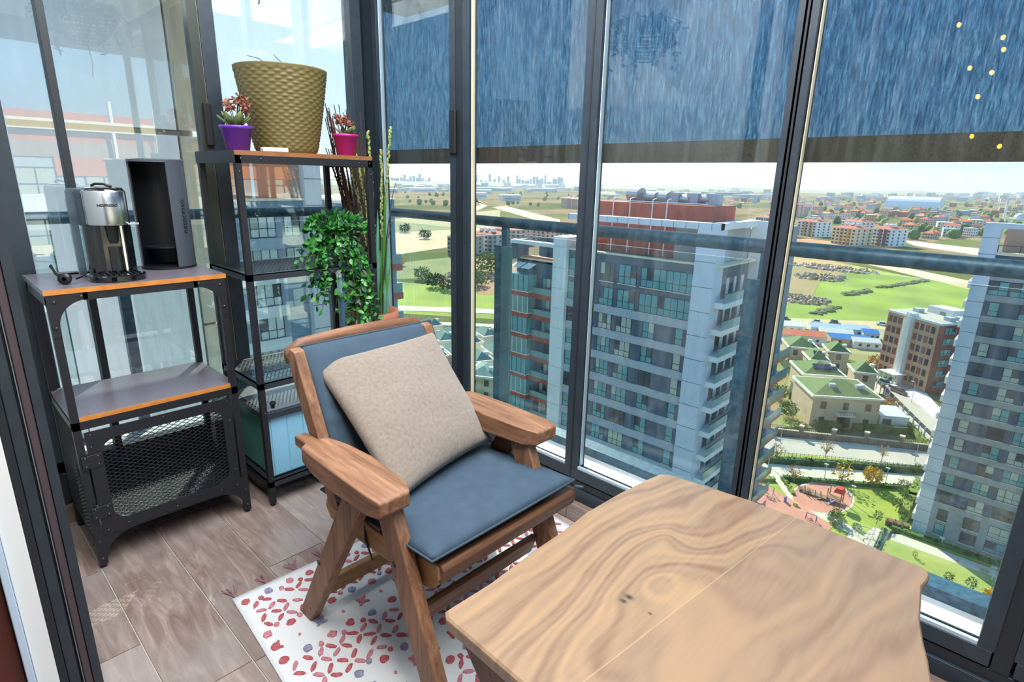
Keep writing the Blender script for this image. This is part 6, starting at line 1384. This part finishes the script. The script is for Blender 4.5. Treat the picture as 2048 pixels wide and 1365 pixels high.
def small_pot(c, r0, r1, h, col, label, seed, sc=1.0):
    t = thing('flower_pot', label, 'potted plant', c); x, y, z = c; R = random.Random(seed)
    MB().lathe([(r0*.9, 0), (r0, .002), (r1*.93, h*.86), (r1, h*.87), (r1*1.03, h), (r1*.95, h), (r1*.88, h*.86), (r1*.8, h*.8)], (x, y, z), 40).obj('pot', M('pot_'+col[1:], col, .42), t, smooth=True)
    MB().cyl((x, y, z+h*.80), r1*.86, 0, .003, 24).obj('soil', SOIL, t)
    SU = M('succulent_leaf', '#5d6c3c', .5, var=.3, vs=30); 
    for k in range(9):
        a = R.uniform(0, 6.28); d = Vector((math.cos(a)*.6, math.sin(a)*.6, R.uniform(.5, 1.1)))
        mb = MB(); leafquad(mb, Vector((x+math.cos(a)*.006, y+math.sin(a)*.006, z+h*.82)), d, Vector((0, 0, 1)), .060*sc, .034*sc, .5); o = mb.obj('leaf', SU, t, smooth=True)
        so_ = o.modifiers.new('s', 'SOLIDIFY'); so_.thickness = .003
    BR = [M('dried_bloom_%d' % seed, '#94604f', .8, var=.3, vs=60)]
    for k in range(7):
        a = R.uniform(0, 6.28); rad = R.uniform(.012, .042)*sc; top = Vector((x+math.cos(a)*rad, y+math.sin(a)*rad, z+h*.82+R.uniform(.055, .085)*sc))
        st = MB().tube([(x, y, z+h*.8), ((x+top.x)/2, (y+top.y)/2, z+h*.8+.045*sc), top], .0014, 5).obj('stem', TW, t)
        mb = MB()
        for q in range(20):
            p = top+rv(R)*R.uniform(.004, .014)*sc; 
            for w_ in range(3): leafquad(mb, p, rv(R), rv(R), .010*sc, .007*sc)
        tag(mb.obj('bloom_cluster', BR, st), kind='stuff')
    return t
small_pot((-2.19, .875, 1.36), .038, .054, .085, '#5a2a9c', 'purple plastic pot with a fading brown-pink kalanchoe on the tall shelf unit', 3, 1.25)
small_pot((-2.12, 1.265, 1.36), .034, .049, .080, '#b01575', 'magenta plastic pot with a small fading kalanchoe at the other end of the tall shelf', 8, .95)
rc = MB().box(-.045, .045, -.018, .018, 0, .016).obj('white_remote', M('remote_white', '#d6d6d2', .4), None, bevel=.004); rc.location = (-2.12, .975, 1.3602); rc.rotation_euler.z = 1.45
tag(rc, 'small white plastic remote lying between the purple pot and the planter', 'remote')
# ------------------------------------------------------------------ trailing green plant on the middle shelf
LG = M('ivy_leaf', '#35802c', .45, var=.35, vs=25, contrast=.5, spec=.6); LD = M('ivy_leaf_dark', '#123f28', .45, var=.3, vs=25); STM = M('vine_stem', '#4a4a25', .7)
ivy = thing('trailing_plant', 'lush green trailing plant in a pale pot hanging over the shelf of the tall unit', 'plant', (-2.20, 1.245, .935))
MB().lathe([(.045, 0), (.048, .003), (.062, .11), (.066, .112), (.066, .125), (.058, .125), (.055, .11), (.05, .09)], (-2.20, 1.255, .936), 32).obj('pot', M('pot_pale_grey', '#b9bfbb', .5), ivy, smooth=True)
R = random.Random(12)
def leafmesh(l, w, mt, nm):
    mb = MB(); leafquad(mb, Vector((0, 0, 0)), Vector((1, 0, 0)), Vector((0, 0, 1)), l, w, .35); return mb.mesh(nm, mt)
LM = [leafmesh(.029, .015, LG, 'l1'), leafmesh(.026, .014, LD, 'l2'), leafmesh(.033, .017, LG, 'l3')]
for me in LM:
    for p in me.polygons: p.use_smooth = True
bigs = 0; bulk = [MB(), MB()]
def place_leaf(p, d, parent, k):
    global bigs
    n = (Vector((.7, -.5, .6))+rv(R)*.9).normalized(); d = d.normalized(); s_ = d.cross(n).normalized(); n = s_.cross(d)
    if bigs < 290 and k % 3 == 0:
        me = R.choice(LM); o = bpy.data.objects.new('leaf', me); COL.objects.link(o); o.parent = parent
        mw = Matrix(((d.x, -s_.x, n.x, p.x), (d.y, -s_.y, n.y, p.y), (d.z, -s_.z, n.z, p.z), (0, 0, 0, 1))) @ Matrix.Scale(R.uniform(.8, 1.2), 4)
        o.matrix_parent_inverse = Matrix.Translation(-parent.location); o.matrix_basis = mw; bigs += 1
    else:
        sc = R.uniform(.8, 1.2); leafquad(bulk[R.random() < .45], p, d, n, .028*sc, .015*sc, .35)
cnt = 0
vines = []
for k in range(74):
    a = R.uniform(0, 6.28); L_ = R.choice((.10, .14, .2, .28, .36, .42)) if k > 8 else .44
    side = R.random()
    ex = R.uniform(-.01, .11); ey = R.uniform(-.17, .05); 
    if L_ > .3: ey = R.uniform(-.02, .075); ex = R.uniform(.07, .15)
    elif R.random() < .3: ey = R.uniform(-.22, -.10)
    p0 = Vector((-2.20+math.cos(a)*.03, 1.255+math.sin(a)*.03, 1.05)); top = Vector((-2.18+ex*.6, 1.245+ey*.6, 1.05+R.uniform(.01, .075)))
    end = Vector((-2.16+ex, 1.245+ey, 1.06-L_+R.uniform(-.04, .04))); mid = top*.45+end*.55+Vector((.02, R.uniform(-.02, .02), .06 if L_ > .2 else .03))
    pts = []
    for q in range(13):
        t = q/12; pts.append(p0*(1-t)**3+top*3*t*(1-t)**2+mid*3*t*t*(1-t)+end*t**3)
    vines.append(pts)
for k, (px, py) in enumerate(((625, 560), (632, 600), (640, 585), (612, 520), (668, 640), (690, 655), (700, 660), (720, 655))):
    e_ = onx(px, py, -2.06); p0 = Vector((-2.19, 1.25, 1.05)); top = Vector((-2.12, 1.22 if px > 650 else 1.14, 1.12)); mid = e_*.6+top*.4+Vector((0, .03, .05))
    vines.append([p0*(1-t)**3+top*3*t*(1-t)**2+mid*3*t*t*(1-t)+e_*t**3 for t in [q/12 for q in range(13)]])
st = MB()
for pts in vines:
    st.tube(pts, .0012, 4, .6)
    for q in range(2, 13):
        d0 = (pts[q]-pts[q-1]).normalized()
        for s in range(3 if pts[-1].z > .8 else 2):
            cnt += 1; d = d0*.5+rv(R)*.9+Vector((.35, -.2, -.1)); place_leaf(pts[q-1].lerp(pts[q], R.random()), d, ivy, cnt)
for k in range(420):  # crown
    cnt += 1; v = rv(R); c = Vector((-2.18, 1.235, 1.055)); p = c+Vector((v.x*.085, v.y*.12, abs(v.z)*.075)); place_leaf(p, v+Vector((0, 0, .2)), ivy, cnt)
tag(st.obj('vine', STM, ivy), kind='stuff'); tag(bulk[0].obj('foliage', LG, ivy, smooth=True), kind='stuff'); tag(bulk[1].obj('foliage', LD, ivy, smooth=True), kind='stuff')
# ------------------------------------------------------------------ tall twigs and blades in a terracotta pot in the corner
TERRA = M('terracotta', '#c0765a', .75, var=.1, vs=8)
tg = thing('tall_planter', 'terracotta pot with tall dark willow rods and green blades in the window corner', 'plant', (-2.315, 1.475, 0))
MB().lathe([(.085, 0), (.09, .004), (.108, .60), (.122, .602), (.122, .668), (.108, .668), (.100, .60), (.09, .56)], (-2.315, 1.475, 0), 40).obj('pot', TERRA, tg, smooth=True)
ROD = M('willow_rod', '#4b3128', .8, var=.3, vs=50); BLA = [M('blade_green', '#4c7d2c', .5, var=.3, vs=9), M('blade_bluegreen', '#5f9a80', .5, var=.2, vs=9), M('blade_dark', '#24392a', .5)]; GRN = M('grain_green', '#8c9a5c', .8, var=.25, vs=60, bump=.4, bs=200)
R = random.Random(21)
for k in range(34):
    a = R.uniform(0, 6.28); r0 = R.uniform(0, .04); top = onx(R.choice((R.uniform(650, 668), R.uniform(668, 735))), R.uniform(200, 300), -2.33+R.uniform(-.06, .1))
    if top.y > 1.56: top.y = 1.56
    p0 = Vector((-2.315+r0*math.cos(a), 1.475+r0*math.sin(a), .60)); md = p0*.45+top*.55+Vector((R.uniform(-.015, .015), R.uniform(-.01, .025), 0))
    pts = [p0*(1-t)**2+md*2*t*(1-t)+top*t*t for t in [q/14 for q in range(15)]]
    o = MB().tube(pts, .0034, 6, .5).obj('rod', ROD, tg)
    if k % 2 == 0:
        bd_ = MB()
        for q in range(3, 14):
            for s in range(4): p = pts[q-1].lerp(pts[q], s/4)+rv(R)*.003; bd_.ball(p, .0042, 5, (1, 1, 1.4))
        tag(bd_.obj('bud', ROD, o), kind='stuff')
for k, (px, py, m_) in enumerate(((781, 255, 3), (762, 300, 3), (735, 262, 3), (728, 330, 3), (712, 310, 3), (700, 330, 3), (795, 355, 2), (790, 437, 2), (770, 380, 0), (775, 470, 1), (765, 450, 0), (760, 500, 1), (782, 520, 0), (768, 560, 1), (755, 420, 1))):
    X_ = -2.26; top = onx(px, py, X_)
    if top.y > 1.60: s_ = 1.60/top.y; top = Vector((top.x*s_, 1.60, HC+(top.z-HC)*s_))
    p0 = Vector((-2.30+R.uniform(-.02, .03), 1.50+R.uniform(-.02, .03), .62)); md = Vector((p0.x*.3+top.x*.7, p0.y*.35+top.y*.65-(.03 if m_ == 2 else -.01), p0.z*.2+top.z*.8))
    pts = [p0*(1-t)**2+md*2*t*(1-t)+top*t*t for t in [q/16 for q in range(17)]]
    if m_ == 3:
        o = MB().tube(pts[:8], .003, 6, .8).obj('stalk', BLA[0], tg)
        bd_ = MB()
        for q in range(7, 17):
            for s in range(7): p = pts[q-1].lerp(pts[q], s/7)+rv(R)*.004; bd_.ball(p, .0055, 5, (1, 1, 1.5))
        tag(bd_.obj('grain_spike', GRN, o), kind='stuff')
    else:
        wd = .016 if m_ < 2 else .006; V = []; F = []
        for q, p in enumerate(pts):
            w_ = wd*math.sin(math.pi*min(1, .25+.75*q/16))+.0008; s_ = Vector((.7, .7, 0)).normalized(); V += [p-s_*w_/2, p+Vector((.3, -.3, 0))*w_*.3, p+s_*w_/2]
        for q in range(16):
            for c in (0, 1): F.append((3*q+c, 3*q+c+1, 3*q+c+4, 3*q+c+3))
        MB().add(V, F).obj('blade', BLA[m_], tg, smooth=True)
# ------------------------------------------------------------------ hanging basket above the frame edge (its tip and its reflection are seen)
hb = thing('hanging_basket', 'woven hanging basket with a drooping plant above the armchair', 'planter', (-1.62, .735, 1.95))
WK = M('wicker', '#4c4038', .8)
for k in range(9):
    t = k/8; r = .05+.11*t**.7; z = 1.845+.15*t
    MB().tube([(-1.62+r*math.cos(a), .735+r*math.sin(a), z) for a in [2*math.pi*q/24 for q in range(25)]], .0035, 5).obj('hoop', WK, hb)
for k in range(20):
    a = 2*math.pi*k/20; MB().tube([(-1.62+(.05+.11*t**.7)*math.cos(a), .735+(.05+.11*t**.7)*math.sin(a), 1.845+.15*t) for t in (0, .3, .6, 1)], .0025, 5).obj('stave', WK, hb)
for k in range(3):
    a = 2.1*k; MB().tube([(-1.62+.16*math.cos(a), .735+.16*math.sin(a), 1.99), (-1.62, .735, 2.56)], .002, 5).obj('cord', WK, hb)
fo = MB(); R = random.Random(4)
for k in range(46):
    a = R.uniform(0, 6.28); d = R.uniform(.12, .2); zt = R.uniform(1.80, 1.98); p0 = Vector((-1.62, .735, 1.98)); e_ = Vector((-1.62+d*math.cos(a), .735+d*math.sin(a), zt)); md = Vector((-1.62+d*.8*math.cos(a), .735+d*.8*math.sin(a), 2.06))
    pts = [p0*(1-t)**2+md*2*t*(1-t)+e_*t*t for t in [q/8 for q in range(9)]]; fo.tube(pts, .001, 4)
    for q in range(1, 9):
        for s in range(3): leafquad(fo, pts[q], rv(R)+Vector((0, 0, -.4)), rv(R), .028, .010)
tp_ = onx(522, 10, -1.62); fo.tube([(-1.62, .735, 1.9), (tp_.x, tp_.y+.004, tp_.z+.06), (tp_.x, tp_.y, tp_.z+.03), (tp_.x, tp_.y-.006, tp_.z)], .0022, 5)
tag(fo.obj('foliage', M('drooping_leaf', '#39503a', .7), hb), kind='stuff')
# ------------------------------------------------------------------ pendant with bare filament bulbs in the room behind (seen mirrored in the panes)
pn = thing('pendant_lamp', 'cluster pendant with small warm filament bulbs hanging in the room behind', 'lamp', (-.5, -1.0, 2.56))
AMB = M('filament_amber', '#ff9a2e', .4, emit='#ff9326', es=26)
MB().cyl((-.5, -1.0, 2.52), .07, 0, .035, 24).obj('canopy', GASKET, pn)
for x, z in ((-.67, 2.18), (-.46, 2.09), (-.44, 2.02), (-.58, 1.95), (-.47, 1.91), (-.51, 1.79), (-.50, 1.58), (-.36, 1.52)):
    y = -1.0+random.uniform(-.05, .05)
    c = MB().tube([(x*.3-.35, -1.0, 2.53), (x, y, z+.5 if z+.5 < 2.5 else 2.5), (x, y, z+.03)], .002, 5).obj('cord', GASKET, pn)
    MB().cyl((x, y, z+.012), .010, 0, .02, 10).obj('socket', GASKET, pn)
    MB().ball((x, y, z), .0105, 10, (1, 1, 1.25)).obj('bulb', AMB, pn, smooth=True)
